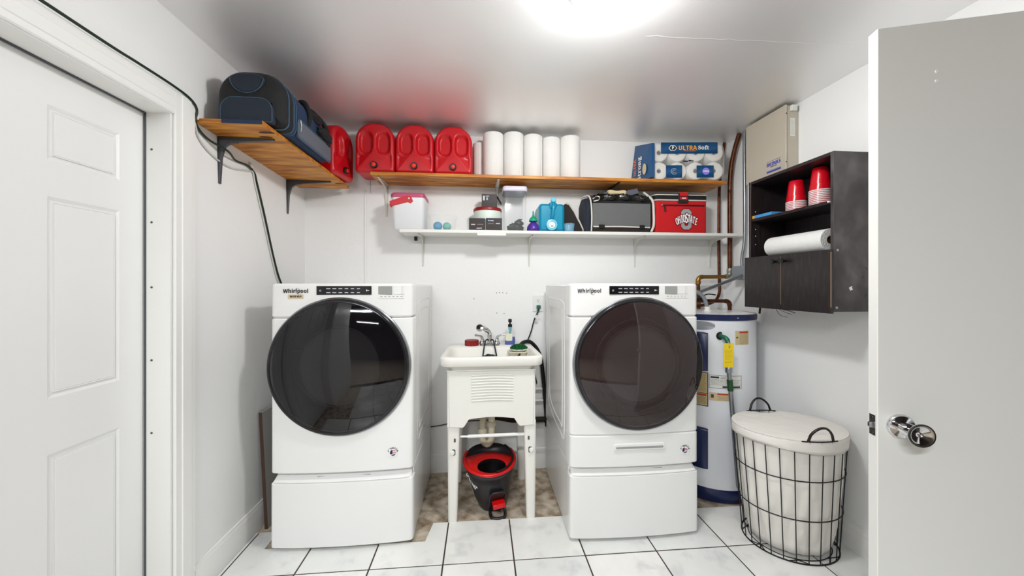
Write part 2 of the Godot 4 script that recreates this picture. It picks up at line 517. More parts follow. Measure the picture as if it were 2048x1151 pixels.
	for y in 64:
		for x in 64:
			var d := Vector2(x - 31.5, y - 31.5)
			if d.length() < 24.0:
				var c := Color(0.12, 0.14, 0.34)
				if d.x > -4.0 and int((d.y + 24.0) / 6.0) % 2 == 0 and d.y < 6.0:
					c = Color(0.95, 0.94, 0.94)
				elif d.x > -4.0 and d.y < 6.0:
					c = Color(0.72, 0.12, 0.16)
				elif d.y > 8.0 and absf(d.y - 12.0 + d.x * 0.2) < 3.0:
					c = Color(0.9, 0.9, 0.92)
				flag.set_pixel(x, y, c)
	var fm := pm("flag_badge", Color.WHITE, 0.4)
	fm.albedo_texture = ImageTexture.create_from_image(flag)
	var grad := Image.create(8, 32, false, Image.FORMAT_RGBA8)
	for y in 32:
		grad.fill_rect(Rect2i(0, y, 8, 1), Color(0.80, 0.76, 0.70).lerp(Color(0.12, 0.20, 0.62), clampf((y - 4) / 24.0, 0, 1)))
	var gm := pm("blue_fade", Color.WHITE, 0.5)
	gm.albedo_texture = ImageTexture.create_from_image(grad)
	gm.texture_repeat = false

# ---------------------------------------------------------------- scene
func _ready() -> void:
	rng.seed = 7
	var cam := Camera3D.new()
	cam.name = "camera"
	cam.projection = Camera3D.PROJECTION_FRUSTUM
	cam.near = 0.05
	cam.far = 60.0
	cam.size = 0.05 * 1151.0 / 720.0
	cam.frustum_offset = Vector2(0, -0.05 * 6.5 / 720.0)
	cam.position = Vector3(0, 1.31, 0)
	cam.rotation.y = -atan(62.0 / 720.0)
	add_child(cam)
	cam.current = true
	var env := Environment.new()
	env.background_mode = Environment.BG_COLOR
	env.background_color = Color(0.02, 0.02, 0.022)
	env.tonemap_mode = Environment.TONE_MAPPER_LINEAR
	env.tonemap_exposure = 1.18
	env.sdfgi_enabled = true
	env.ssao_enabled = true
	env.ssil_enabled = true
	var we := WorldEnvironment.new()
	we.name = "environment"
	we.environment = env
	add_child(we)
	var lamp := OmniLight3D.new()          # the ceiling dome's bulb
	lamp.name = "ceiling_bulb"
	lamp.position = Vector3(0.44, 2.325, -1.19)
	lamp.light_color = Color(0.985, 0.985, 0.98)
	lamp.light_energy = 1.25
	lamp.light_size = 0.10
	lamp.omni_range = 12.0
	lamp.omni_attenuation = 2.0
	lamp.shadow_enabled = true
	add_child(lamp)
	for k in 2:                            # the garage's two strip fittings behind the camera
		var a := AreaLight3D.new()
		a.name = "garage_strip_light"
		a.area_size = Vector2(1.2, 0.16)
		a.area_range = 12.0
		a.area_attenuation = 2.0
		a.light_energy = [7.0, 4.0][k]
		a.light_color = Color(0.975, 0.985, 0.99)
		a.position = Vector3(-0.75, 2.41, [0.95, 2.7][k])
		a.rotation.x = -PI / 2
		a.shadow_enabled = true
		add_child(a, true)
	materials()
	room()
	doors()
	shelves()
	washers()
	sink()
	heater_corner()
	cabinet()
	left_shelf_load()
	upper_shelf_load()
	lower_shelf_load()
	floor_things()
	cords()

func room() -> void:
	org = Vector3.ZERO
	var s := st0()
	bx(s, Vector3(-1.35, -0.16, -2.72), Vector3(2.0, -0.008, 0.5), 0.0)
	var fl := struct("floor", s, M.concrete)
	# grout bed and the tiles in it
	var xs := [-1.188, -1.168, -0.843, -0.515, -0.178, 0.157, 0.504, 0.862, 1.231, 1.60, 1.84]
	var zs := [-2.012, -1.708, -1.40, -1.09]
	s = st0()
	vslab(s, PackedVector2Array([Vector2(-1.19, -2.005), Vector2(-1.08, -2.005), Vector2(-1.08, -1.87), Vector2(-0.27, -1.87), Vector2(-0.25, -2.008), Vector2(1.84, -2.0), Vector2(1.84, -1.08), Vector2(-1.19, -1.08)]), -0.0085, -0.0025, 0.0)
	obj("grout", s, M.grout, fl)
	var g := 0.0035
	for i in xs.size() - 1:
		for j in 3:
			var a := Vector2(xs[i] + g, zs[j] + (g if j > 0 else 0.0))
			var b := Vector2(xs[i + 1] - g, zs[j + 1] - g)
			if i == 2 and j == 0:
				a.y = -1.868                               # the rest of this tile is broken away under the machine
			var o := PackedVector2Array([a, Vector2(b.x, a.y), b, Vector2(a.x, b.y)])
			if i == 1 and j == 0:
				o = PackedVector2Array([a, Vector2(-1.075, a.y), Vector2(-1.07, -1.885), Vector2(-1.0, -1.88), Vector2(b.x, -1.872), b, Vector2(a.x, b.y)])
			if i == 3 and j == 0:
				o = PackedVector2Array([Vector2(-0.262, a.y), Vector2(b.x, a.y), b, Vector2(a.x, b.y), Vector2(a.x, -1.872), Vector2(-0.285, -1.872)])
			s = st0()
			vslab(s, o, -0.009, rng.randf_range(-0.0006, 0.0004), 0.0012)
			obj("tile", s, M["tile_%d" % rng.randi_range(0, 2)], fl)
	s = st0()
	for i in range(-3, 6):
		for j in 4:
			var x := 0.157 + 0.345 * i
			var z := -1.087 + 0.34 * j
			bx(s, Vector3(maxf(x + g, -1.188), -0.009, z + g), Vector3(minf(x + 0.345 - g, 1.84), 0.0, z + 0.34 - g), 0.001)
	obj("tile_field", s, M.tile_0, fl).set_meta("kind", "stuff")
	s = st0()
	bx(s, Vector3(-1.4, 2.365, -2.72), Vector3(2.0, 2.5, 0.42), 0.0)
	var ce := struct("ceiling", s, M.ceiling_paint)
	s = st0()                                               # the taped drywall seam that has opened a little
	var q := []
	for k in 25:
		q.append(Vector3(0.70 + 1.1 * k / 24.0, 2.3652, -1.473 + 0.024 * k / 24.0 + rng.randf_range(-0.004, 0.004)))
	tube(s, q, 0.0012, 4)
	obj("drywall_seam", s, M.ceiling_paint, ce)
	s = st0()
	bx(s, Vector3(-1.35, -0.1, -2.72), Vector3(2.0, 2.42, -2.575), 0.0)
	var wb := struct("wall_back", s, M.wall_paint)
	for p in [[0.111, 1.252], [0.132, 1.254], [0.155, 1.253], [0.183, 1.249], [0.113, 1.108], [0.165, 1.104], [-0.05, 1.21], [0.55, 1.285], [0.585, 1.283]]:
		s = st0()
		lathe(s, [[0.004, 0.0], [0.003, 0.0015], [0.0, 0.0018]], 8, Transform3D(AZ, Vector3(p[0], p[1], -2.575)))
		obj("nail", s, M.grey_plastic, wb)
	s = st0()
	bx(s, Vector3(-1.35, -0.1, -2.6), Vector3(-1.2, 2.42, -1.5), 0.0)
	bx(s, Vector3(-1.35, 1.975, -1.5), Vector3(-1.2, 2.42, -0.72), 0.0)
	bx(s, Vector3(-1.35, -0.1, -0.72), Vector3(-1.2, 2.42, 0.45), 0.0)
	struct("wall_left", s, M.wall_paint)
	s = st0()
	bx(s, Vector3(1.84, -0.1, -2.6), Vector3(1.98, 2.42, -0.70), 0.0)
	bx(s, Vector3(1.84, 2.04, -0.70), Vector3(1.98, 2.42, 0.08), 0.0)
	bx(s, Vector3(1.84, -0.1, 0.08), Vector3(1.98, 2.42, 0.45), 0.0)
	struct("wall_right", s, M.wall_paint)
	# the garage behind the camera
	s = st0()
	bx(s, Vector3(-3.6, -0.16, 0.3), Vector3(3.6, -0.008, 5.2), 0.0)
	struct("floor_garage", s, M.concrete)
	s = st0()
	bx(s, Vector3(-3.6, 2.6, 0.3), Vector3(3.6, 2.75, 5.2), 0.0)
	for k in 8:
		bx(s, Vector3(-3.5 + 0.95 * k, 2.50, 0.45), Vector3(-3.45 + 0.95 * k, 2.62, 5.1), 0.0)
	struct("ceiling_garage", s, M.garage_ceiling)
	s = st0()
	bx(s, Vector3(-3.6, -0.1, 5.1), Vector3(3.6, 2.7, 5.25), 0.0)
	struct("wall_front", s, M.garage_wall)
	s = st0()
	bx(s, Vector3(-3.75, -0.1, 0.3), Vector3(-3.5, 2.7, 5.2), 0.0)
	bx(s, Vector3(3.5, -0.1, 0.3), Vector3(3.75, 2.7, 5.2), 0.0)
	bx(s, Vector3(-3.6, -0.1, 0.3), Vector3(-1.2, 2.7, 0.45), 0.0)
	bx(s, Vector3(1.84, -0.1, 0.3), Vector3(3.6, 2.7, 0.45), 0.0)
	bx(s, Vector3(-1.2, 2.365, 0.36), Vector3(1.84, 2.7, 0.45), 0.0)
	struct("wall_garage", s, M.garage_wall)
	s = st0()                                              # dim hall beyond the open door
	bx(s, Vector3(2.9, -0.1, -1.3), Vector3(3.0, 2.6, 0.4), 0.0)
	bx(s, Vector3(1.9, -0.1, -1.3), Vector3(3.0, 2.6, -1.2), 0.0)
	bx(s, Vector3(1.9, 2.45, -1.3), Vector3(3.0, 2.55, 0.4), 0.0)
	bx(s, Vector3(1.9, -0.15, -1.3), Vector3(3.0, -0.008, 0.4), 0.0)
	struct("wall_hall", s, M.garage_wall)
	# baseboards
	var prof := PackedVector2Array([Vector2(0, 0), Vector2(0.014, 0), Vector2(0.014, 0.095), Vector2(0.011, 0.105), Vector2(0.012, 0.118), Vector2(0.007, 0.128), Vector2(0.006, 0.14), Vector2(0, 0.142)])
	var run := func(called: String, x0: float, x1: float, at: Vector3, turn: float) -> void:
		var t := st0()
		var o := PackedVector2Array()
		for p in prof:
			o.append(Vector2(-p.x, p.y))
		slab(t, o, x0, x1, 0.0, Transform3D(Basis(Vector3.UP, turn) * Basis(Vector3.UP, PI / 2), at))
		struct(called, t, M.trim_paint)
	run.call("baseboard_back", -1.2, 1.84, Vector3(0, -0.008, -2.575), 0.0)
	run.call("baseboard_left", 1.612, 2.575, Vector3(-1.2, -0.008, 0), PI / 2)
	run.call("baseboard_right", -2.575, -0.76, Vector3(1.84, -0.008, 0), -PI / 2)
	# lamp and strips
	thing("ceiling_lamp", "round white glowing dome lamp on the ceiling", "lamp", Vector3(0.44, 2.365, -1.19))
	var root: Node = get_node("ceiling_lamp")
	s = st0()
	lathe(s, [[0.140, -0.024], [0.143, -0.012], [0.140, 0.0]], 48, Transform3D(Basis(), org))
	obj("base_ring", s, M.white_enamel, root)
	s = st0()
	var pr := []
	for k in 15:
		var t := PI / 2 * k / 14.0
		pr.append([0.147 * sin(t), -0.02 - 0.068 * cos(t)])
	lathe(s, pr, 48, Transform3D(Basis(), org))
	lathe(s, [[0.147, -0.02], [0.0, -0.018]], 48, Transform3D(Basis(), org))
	obj("dome_shade", s, M.lamp_glow, root)
	for k in 2:
		root = thing("strip_light", ["nearer", "farther"][k] + " white fluorescent strip light on the garage ceiling behind the camera", "lamp", Vector3(-0.75, 2.499, [0.95, 2.7][k]))
		s = st0()
		bx(s, org + Vector3(-0.62, -0.05, -0.09), org + Vector3(0.62, -0.001, 0.09), 0.006)
		obj("housing", s, M.white_enamel, root)
		s = st0()
		for z in [-0.05, 0.05]:
			tube(s, [org + Vector3(-0.6, -0.066, z), org + Vector3(0.6, -0.066, z)], 0.014, 10)
		obj("light_tube", s, M.tube_glow, root)
	org = Vector3.ZERO

func doors() -> void:
	# left: closed six-panel door set back in its jamb
	org = Vector3(-1.29, 0, -1.115)
	var s := st0()
	var z0 := -1.494
	var z1 := -0.728
	for zz in [[z0, -1.405], [-1.19, -1.04], [-0.825, z1]]:
		bx(s, Vector3(-1.33, 0.01, zz[0]), Vector3(-1.29, 1.968, zz[1]), 0.0)
	for yy in [[0.01, 0.20], [0.80, 0.968], [1.575, 1.683], [1.85, 1.968]]:
		for zz in [[-1.405, -1.19], [-1.04, -0.825]]:
			bx(s, Vector3(-1.33, yy[0], zz[0]), Vector3(-1.29, yy[1], zz[1]), 0.0)
	bx(s, Vector3(-1.325, 0.02, z0 + 0.01), Vector3(-1.2955, 1.96, z1 - 0.01), 0.0)
	var d := obj("door_1", s, M.door_paint)
	d.set_meta("kind", "structure")
	d.set_meta("label", "closed white six panel door in the left wall")
	for zz in [[-1.405, -1.19], [-1.04, -0.825]]:
		for yy in [[0.20, 0.80], [0.968, 1.575], [1.683, 1.85]]:
			s = st0()      # moulding round the recess, then the raised field
			var w: float = zz[1] - zz[0]
			var h: float = yy[1] - yy[0]
			var xf := Transform3D(Basis(Vector3.UP, PI / 2), Vector3(-1.2956, (yy[0] + yy[1]) / 2.0, (zz[0] + zz[1]) / 2.0))
			var A := rrect(w, h, 0.0)
			var B := rrect(w - 0.018, h - 0.018, 0.0)
			for i in 4:
				var j := (i + 1) % 4
				s.set_smooth_group(100 + i)
				quad(s, xf * Vector3(A[i].x, A[i].y, 0.0058), xf * Vector3(A[j].x, A[j].y, 0.0058), xf * Vector3(B[j].x, B[j].y, 0.0004), xf * Vector3(B[i].x, B[i].y, 0.0004))
			slab(s, rrect(w - 0.034, h - 0.034, 0.0), 0.0, 0.0048, 0.0047, xf)
			obj("door_panel", s, M.door_paint, d)
	org = Vector3.ZERO
	s = st0()
	bx(s, Vector3(-1.335, -0.008, -1.505), Vector3(-1.195, 1.985, -1.498), 0.0)
	bx(s, Vector3(-1.335, 1.972, -1.5), Vector3(-1.195, 1.98, -0.72), 0.0)
	bx(s, Vector3(-1.335, -0.008, -0.722), Vector3(-1.195, 1.985, -0.715), 0.0)
	var tr := struct("trim_1", s, M.trim_paint, "white jamb and casing of the closed left door")
	for part in [[Vector3(-1.205, 0, -1.61), Vector3(-1.186, 2.07, -1.51)], [Vector3(-1.205, 1.975, -1.51), Vector3(-1.186, 2.07, -0.71)], [Vector3(-1.205, 0, -0.71), Vector3(-1.186, 2.07, -0.61)]]:
		s = st0()
		bx(s, part[0], part[1], 0.004)
		var grow: Vector3 = (part[1] - part[0])
		var across := Vector3(0, 0, 1) if grow.y > grow.z else Vector3(0, 1, 0)
		bx(s, part[0] + across * 0.022 + Vector3(0.003, 0, 0), part[1] - across * 0.03 + Vector3(0.003, 0, 0), 0.003)
		obj("casing", s, M.trim_paint, tr)
	s = st0()
	bx(s, Vector3(-1.334, 0.0, -1.5), Vector3(-1.3, 1.972, -1.4945), 0.0)
	bx(s, Vector3(-1.334, 1.9685, -1.5), Vector3(-1.3, 1.972, -0.72), 0.0)
	obj("shadow_gap", s, M.dark_gap, tr)
	s = st0()
	bx(s, Vector3(-1.288, 0.0, -1.5), Vector3(-1.281, 1.972, -1.4955), 0.001)
	bx(s, Vector3(-1.288, 1.9675, -1.5), Vector3(-1.281, 1.972, -0.72), 0.001)
	obj("weatherstrip", s, M.bracket_grey, tr)
	for y in [1.83, 1.55, 1.30, 1.02, 0.74]:
		s = st0()
		lathe(s, [[0.0045, 0.0], [0.004, 0.001], [0.0, 0.0012]], 10, Transform3D(AZ, Vector3(-1.262, y, -1.498)))
		obj("screw", s, M.bracket_grey, tr)
	# right: slab door swung into the room, hinged on the right wall
	var hinge := Vector3(1.836, 0, -0.697)
	var dir := Vector3(1.108 - hinge.x, 0, -0.918 - hinge.z)
	var wid := dir.length()
	dir = dir.normalized()
	var nrm := Vector3(dir.z, 0, -dir.x)      # towards the camera
	if nrm.z < 0:
		nrm = -nrm
	var bs := Basis(-dir, Vector3.UP, nrm)    # local x runs from the latch edge to the hinge
	var root := Node3D.new()
	org = Vector3(1.108, 0, -0.918)
	put(root, "door_2")
	root.set_meta("kind", "structure")
	root.set_meta("label", "flat off-white slab door standing open at the right with a chrome knob")
	var xf := Transform3D(bs, org)
	s = st0()
	bx(s, Vector3(0, 0.012, -0.035), Vector3(wid, 2.028, 0), 0.0015, xf)
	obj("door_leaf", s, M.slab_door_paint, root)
	s = st0()
	var kx := Transform3D(bs * AZ, xf * Vector3(0.053, 0.918, 0))
	lathe(s, [[0.0335, 0.0], [0.0335, 0.003], [0.030, 0.008], [0.019, 0.0105], [0.014, 0.012]], 40, kx)
	var rose := obj("knob_rose", s, M.chrome, root)
	s = st0()
	lathe(s, [[0.014, 0.010], [0.0165, 0.02], [0.0185, 0.035], [0.022, 0.05], [0.0275, 0.060], [0.0295, 0.064], [0.0285, 0.068], [0.025, 0.0685], [0.021, 0.0665], [0.006, 0.0615], [0.0055, 0.0645], [0.003, 0.0645], [0.003, 0.062], [0.0, 0.062]], 40, kx)
	obj("knob", s, M.chrome, rose)
	s = st0()
	lathe(s, [[0.0296, 0.0655], [0.0302, 0.067], [0.0285, 0.0692], [0.027, 0.0692]], 40, kx)
	obj("knob_rim", s, M.bracket_black, rose)
	s = st0()
	bx(s, Vector3(-0.0012, 0.883, -0.029), Vector3(0.001, 0.941, -0.006), 0.0005, xf)
	obj("latch_plate", s, M.chrome, root)
	s = st0()
	bx(s, Vector3(-0.010, 0.904, -0.024), Vector3(0.0, 0.920, -0.012), 0.003, xf)
	obj("latch_bolt", s, M.dull_chrome, root)
	s = st0()
	for y in [0.890, 0.933]:
		lathe(s, [[0.004, 0.0], [0.003, 0.0015], [0.0, 0.0018]], 10, Transform3D(bs * Basis(Vector3.BACK, PI / 2), xf * Vector3(-0.0012, y, -0.0175)))
	obj("screw", s, M.bracket_black, root)
	for y in [1.891, 1.865]:
		s = st0()
		lathe(s, [[0.005, 0.0], [0.004, 0.002], [0.0015, 0.002], [0.0, 0.0005]], 10, Transform3D(bs * AZ, xf * Vector3(0.136, y, 0)))
		obj("wall_anchor", s, M.white_enamel, root)
	org = Vector3.ZERO

func bracket(called: String, parent: Node, at: Vector3, turn: float, reach: float, drop: float, wide: float, mat: Material) -> void:
	# stamped shelf bracket: an arm under the board, an arm down the wall, a rounded gusset between; local x points away from the wall
	var o := PackedVector2Array([Vector2(0, 0), Vector2(reach, 0), Vector2(reach, -0.006), Vector2(0.30 * reach, -0.020)])
	for k in 5:
		var a := PI / 2 + PI / 2 * k / 4.0
		o.append(Vector2(0.20 * reach + 0.035, -0.02 - 0.035) + Vector2(cos(a), sin(a)) * Vector2(0.2 * reach + 0.013, 0.033))
	o.append_array(PackedVector2Array([Vector2(0.012, -0.45 * drop), Vector2(0.005, -drop), Vector2(0, -drop)]))
	var s := st0()
	var xf := Transform3D(Basis(Vector3.UP, turn), at)
	slab(s, o, -wide / 4, wide / 4, 0.001, xf)
	var arm := PackedVector2Array([Vector2(0, -wide / 2), Vector2(0.25 * reach, -wide / 2), Vector2(reach, -wide * 0.2), Vector2(reach, wide * 0.2), Vector2(0.25 * reach, wide / 2), Vector2(0, wide / 2)])
	vslab(s, rot_xz(arm, turn), -0.003, 0.0, 0.0, at)
	var leg := PackedVector2Array([Vector2(-wide / 2, 0), Vector2(-wide * 0.45, -drop * 0.3), Vector2(-wide * 0.22, -drop), Vector2(wide * 0.22, -drop), Vector2(wide * 0.45, -drop * 0.3), Vector2(wide / 2, 0)])
	slab(s, leg, 0.0, 0.003, 0.0, Transform3D(Basis(Vector3.UP, turn + PI / 2), at))
	obj(called, s, mat, parent)

func rot_xz(o: PackedVector2Array, turn: float) -> PackedVector2Array:
	var r := PackedVector2Array()
	for p in o:
		var v := Basis(Vector3.UP, turn) * Vector3(p.x, 0, p.y)
		r.append(Vector2(v.x, v.z))
	return r

func shelves() -> void:
	# left: short plywood shelf along the left wall
	var root := thing("plywood_shelf", "short plywood shelf on the left wall carried by two grey brackets", "shelf", Vector3(-1.05, 1.97, -2.06))
	var s := st0()
	var P := [Vector3(-1.199, 1.994, -1.625), Vector3(-0.930, 1.994, -1.625), Vector3(-0.880, 1.952, -2.50), Vector3(-1.199, 1.952, -2.50)]
	var up := Vector3(0, 0.017, 0)
	s.set_smooth_group(-1)
	quad(s, P[0] + up, P[1] + up, P[2] + up, P[3] + up)
	quad(s, P[3], P[2], P[1], P[0])
	for i in 4:
		quad(s, P[i], P[(i + 1) % 4], P[(i + 1) % 4] + up, P[i] + up)
	var board := obj("board", s, M.plywood, root)
	s = st0()
	bx(s, Vector3(-1.095, 1.9955, -1.6245), Vector3(-0.932, 2.0105, -1.6225), 0.0004)
	obj("painted_edge", s, M.bag_blue, board)
	for k in [[-0.955, -1.70, 0.035, 0.010], [-0.985, -1.745, 0.03, 0.008], [-0.90, -2.39, 0.03, 0.010]]:
		s = st0()
		var y: float = 1.994 + (k[1] + 1.625) * 0.048
		vslab(s, oval(k[2], k[3], 14), -0.0008, 0.0, 0.0, Vector3(k[0], y - 0.0002, k[1]))
		obj("knot", s, M.knot, board)
	bracket("bracket", root, Vector3(-1.1995, 1.985, -1.765), 0.0, 0.24, 0.21, 0.030, M.bracket_grey)
	bracket("bracket", root, Vector3(-1.1995, 1.957, -2.35), 0.0, 0.26, 0.205, 0.030, M.bracket_grey)
	# upper plywood shelf along the back wall
	root = thing("plywood_shelf", "long plywood shelf on the back wall loaded with red fuel cans and paper rolls", "shelf", Vector3(0.5, 2.005, -2.46))
	s = st0()
	bx(s, Vector3(-0.695, 2.003, -2.574), Vector3(1.68, 2.023, -2.335), 0.001)
	obj("board", s, M.plywood, root)
	bracket("bracket", root, Vector3(-0.655, 2.003, -2.5745), -PI / 2, 0.21, 0.22, 0.028, M.bracket_white)
	bracket("bracket", root, Vector3(0.115, 2.003, -2.5745), -PI / 2, 0.22, 0.22, 0.028, M.bracket_white)
	bracket("bracket", root, Vector3(0.93, 2.003, -2.5745), -PI / 2, 0.22, 0.20, 0.028, M.bracket_black)
	# lower white shelf
	root = thing("white_shelf", "long white melamine shelf on the back wall below the plywood one", "shelf", Vector3(0.65, 1.645, -2.46))
	s = st0()
	vslab(s, PackedVector2Array([Vector2(-0.52, -2.574), Vector2(-0.52, -2.358), Vector2(1.822, -2.358), Vector2(1.838, -2.374), Vector2(1.838, -2.44), Vector2(1.745, -2.44), Vector2(1.745, -2.574)]), 1.647, 1.667, 0.0015)
	obj("board", s, M.white_melamine, root)
	for x in [-0.405, 0.345, 1.13, 1.715]:
		bracket("bracket", root, Vector3(x, 1.647, -2.5745), -PI / 2, 0.17, 0.205, 0.020, M.bracket_white)
	s = st0()
	bx(s, Vector3(-0.025, 1.631, -2.37), Vector3(0.165, 1.647, -2.355), 0.002)
	obj("light_bar", s, M.white_enamel, root)
	s = st0()
	bx(s, Vector3(-0.465, 1.618, -2.574), Vector3(-0.445, 1.647, -2.56), 0.002)
	obj("cable_clip", s, M.bracket_black, root)

func washers() -> void:
	laundry("clothes_dryer", "front-loading dryer with dark round door, left of the sink, barcode sticker under its badge", "dryer", Vector3(-0.687, 0, -1.86), 0, 1.0)
	laundry("washing_machine", "front-loading washing machine with brown tinted round door and a dispenser drawer, right of the sink", "washing machine", Vector3(0.795, 0, -1.80), 1, -1.0)

func front_z(x: float) -> float:
	return 0.016 * (1.0 - pow(x / 0.343, 2.0))

func front_plan(w: float, back: float, r := 0.022) -> PackedVector2Array:
	var o := PackedVector2Array([Vector2(w / 2, back), Vector2(-w / 2, back)])
	for k in 4:
		var a := PI - PI / 2 * k / 3.0
		o.append(Vector2(-w / 2 + r + cos(a) * r, -r + sin(a) * r))
	for k in range(1, 14):
		var x := lerpf(-w / 2 + r, w / 2 - r, k / 14.0)
		o.append(Vector2(x, front_z(x)))
	for k in 4:
		var a := PI / 2 - PI / 2 * k / 3.0
		o.append(Vector2(w / 2 - r + cos(a) * r, -r + sin(a) * r))
	return o

func laundry(called: String, label: String, cat: String, at: Vector3, kind: int, side: float) -> void:
	var yb := 0.381
	# pedestal
	var ped := thing("laundry_pedestal", "white drawer pedestal under the " + ["dryer with the barcode sticker" , "washing machine beside the water heater"][kind], "pedestal", at, "laundry pedestals")
	var s := st0()
	bx(s, at + Vector3(-0.338, 0.0, -0.70), at + Vector3(0.338, 0.366, -0.055), 0.006)
	obj("cabinet", s, M.white_steel, ped)
	s = st0()
	vslab(s, front_plan(0.686, -0.06, 0.016), 0.012, 0.338, 0.008, at)
	var dr := obj("drawer_front", s, M.white_enamel, ped)
	s = st0()
	var A := front_plan(0.670, -0.06, 0.016)
	for i in A.size():                                      # the lip that slopes back under the machine
		var j := (i + 1) % A.size()
		s.set_smooth_group(1)
		var q := func(p: Vector2, t: float) -> Vector3: return at + Vector3(p.x * (1.0 - 0.02 * t), 0.338 + 0.030 * t, minf(p.y, p.y - 0.045 * t) if p.y > -0.04 else p.y)
		quad(s, q.call(A[i], 0.0), q.call(A[j], 0.0), q.call(A[j], 1.0), q.call(A[i], 1.0))
	obj("drawer_lip", s, M.white_enamel, dr)
	s = st0()
	bx(s, at + Vector3(-0.128 if kind == 0 else -0.07, 0.3455, -0.035), at + Vector3(0.133 if kind == 0 else 0.15, 0.356, -0.010), 0.002, I3)
	obj("finger_pull", s, M.grey_plastic, dr)
	for x in [-0.28, 0.28]:
		s = st0()
		lathe(s, [[0.02, -0.006], [0.02, 0.004]], 14, Transform3D(Basis(), at + Vector3(x, 0, -0.62)))
		obj("foot", s, M.black_rubber, ped)
	# machine
	var root := thing(called, label, cat, at + Vector3(0, yb - 0.012, 0))
	s = st0()
	bx(s, at + Vector3(-0.340, yb - 0.006, -0.71), at + Vector3(0.340, 1.309, -0.085), 0.006)
	for x in [-0.28, 0.28]:
		for z in [-0.65, -0.12]:
			lathe(s, [[0.02, yb - 0.011], [0.02, yb]], 12, Transform3D(Basis(), at + Vector3(x, 0, z)))
	var body := obj("cabinet", s, M.white_steel, root)
	s = st0()                                               # pressed ribs of the side panel that shows
	for k in 2:
		var d := 0.05 * k
		var x := 0.3405 * side
		tube(s, spline([at + Vector3(x, 1.20 - d, -0.14 - d), at + Vector3(x, 1.22 - d, -0.22), at + Vector3(x, 1.22 - d, -0.56 + d), at + Vector3(x, 1.18 - d, -0.62 + d), at + Vector3(x, 0.62 + d, -0.62 + d), at + Vector3(x, 0.50 + d, -0.50), at + Vector3(x, 0.47 + d, -0.24), at + Vector3(x, 0.52 + d, -0.14 - d), at + Vector3(x, 1.20 - d, -0.14 - d)], 4), 0.0035, 6)
	obj("pressed_rib", s, M.white_steel, body)
	var low := yb + 0.0
	if kind == 1:
		s = st0()
		vslab(s, front_plan(0.686, -0.09), yb - 0.004, 0.541, 0.006, at)
		obj("lower_panel", s, M.white_enamel, root)
		low = 0.5425
		s = st0()
		rb(s, Vector3(-0.122, -0.017, 0), Vector3(0.150, 0.017, 0.008), 0.012, 0.003, Transform3D(Basis(), at + Vector3(0, 0.483, 0.0145)))
		obj("drawer_grip", s, M.white_enamel, root)
		s = st0()
		rb(s, Vector3(-0.112, -0.009, 0), Vector3(0.140, 0.002, 0.0088), 0.005, 0.0005, Transform3D(Basis(), at + Vector3(0, 0.483, 0.0145)))
		obj("grip_recess", s, M.grey_plastic, root)
	s = st0()
	vslab(s, front_plan(0.686, -0.09), low, 1.144, 0.006, at)
	obj("front_panel", s, M.white_enamel, root)
	s = st0()
	vslab(s, front_plan(0.684, -0.09), 1.1455, 1.316, 0.010, at)
	var ctl := obj("control_panel", s, M.white_enamel, root)
	# door
	var c := at + Vector3([-0.008, 0.012][kind], 0.905, 0.012)
	var xf := Transform3D(AZ, c)
	s = st0()
	lathe(s, [[0.338, -0.012], [0.338, 0.010], [0.334, 0.020], [0.327, 0.027], [0.320, 0.028], [0.316, 0.024]], 96, xf)
	var dring := obj("door_ring", s, M.ring_dark, root)
	s = st0()
	lathe(s, [[0.344, -0.012], [0.343, 0.004], [0.338, 0.009]], 96, xf)
	obj("door_bezel", s, M.dull_chrome, dring)
	s = st0()
	lathe(s, [[0.317, 0.006], [0.20, 0.0065], [0.198, -0.006], [0.0, -0.006]], 64, xf)
	obj("door_inner", s, M.backing, dring)
	s = st0()
	for q in [[0.205, 0.006], [0.235, 0.004]] if kind == 1 else [[0.20, 0.005]]:
		lathe(s, [[q[0], 0.006], [q[0], 0.006 + q[1] * 2.0], [q[0] - q[1], 0.008 + q[1] * 2.0], [q[0] - q[1] * 2.0, 0.006]], 72, xf)
	lathe(s, [[0.12, -0.0058], [0.10, 0.002], [0.09, 0.002], [0.08, -0.0058]], 48, xf)
	obj("window_ring", s, M.drum, dring)
	s = st0()
	var pr := []
	for k in 17:
		var r := 0.318 * (1.0 - k / 16.0)
		pr.append([r, 0.026 + 0.040 * (1.0 - pow(r / 0.318, 2.4))])
	lathe(s, pr, 96, xf)
	obj("door_glass", s, M["door_glass_%d" % kind], root)
	if kind == 1:
		s = st0()
		var o := PackedVector2Array()
		for k in 13:
			var a := deg_to_rad(lerpf(-24, 20, k / 12.0))
			o.append(Vector2(cos(a), sin(a)) * 0.325)
		for k in range(11, 0, -1):
			var a := deg_to_rad(lerpf(-24, 20, k / 12.0))
			o.append(Vector2(cos(a), sin(a)) * (0.325 - 0.03 * sin(PI * k / 12.0)))
		slab(s, o, 0.024, 0.034, 0.001, Transform3D(Basis(), c))
		obj("door_grip", s, M.black_plastic, root)
	# controls and print
	var put_at := func(x: float, y: float, d := 0.001) -> Vector3: return at + Vector3(x, y, front_z(x) + d)
	var sx: float = [0.013, -0.012][kind]
	s = st0()
	bx(s, put_at.call(sx, 1.282, -0.004) + Vector3(-0.131, -0.0215, 0), put_at.call(sx, 1.282, 0.0) + Vector3(0.131, 0.0215, 0.0015), 0.001)
	var strip := obj("button_strip", s, M.bracket_black, ctl)
	sheet("button_print", M.button_strip, strip, put_at.call(sx, 1.282, 0.0021), 0.258, 0.041)
	s = st0()
	var dx: float = [0.209, 0.186][kind]
	bx(s, put_at.call(dx, 1.282, -0.006) + Vector3(-0.034, -0.021, 0), put_at.call(dx, 1.282, 0.001) + Vector3(0.034, 0.021, 0.001), 0.001)
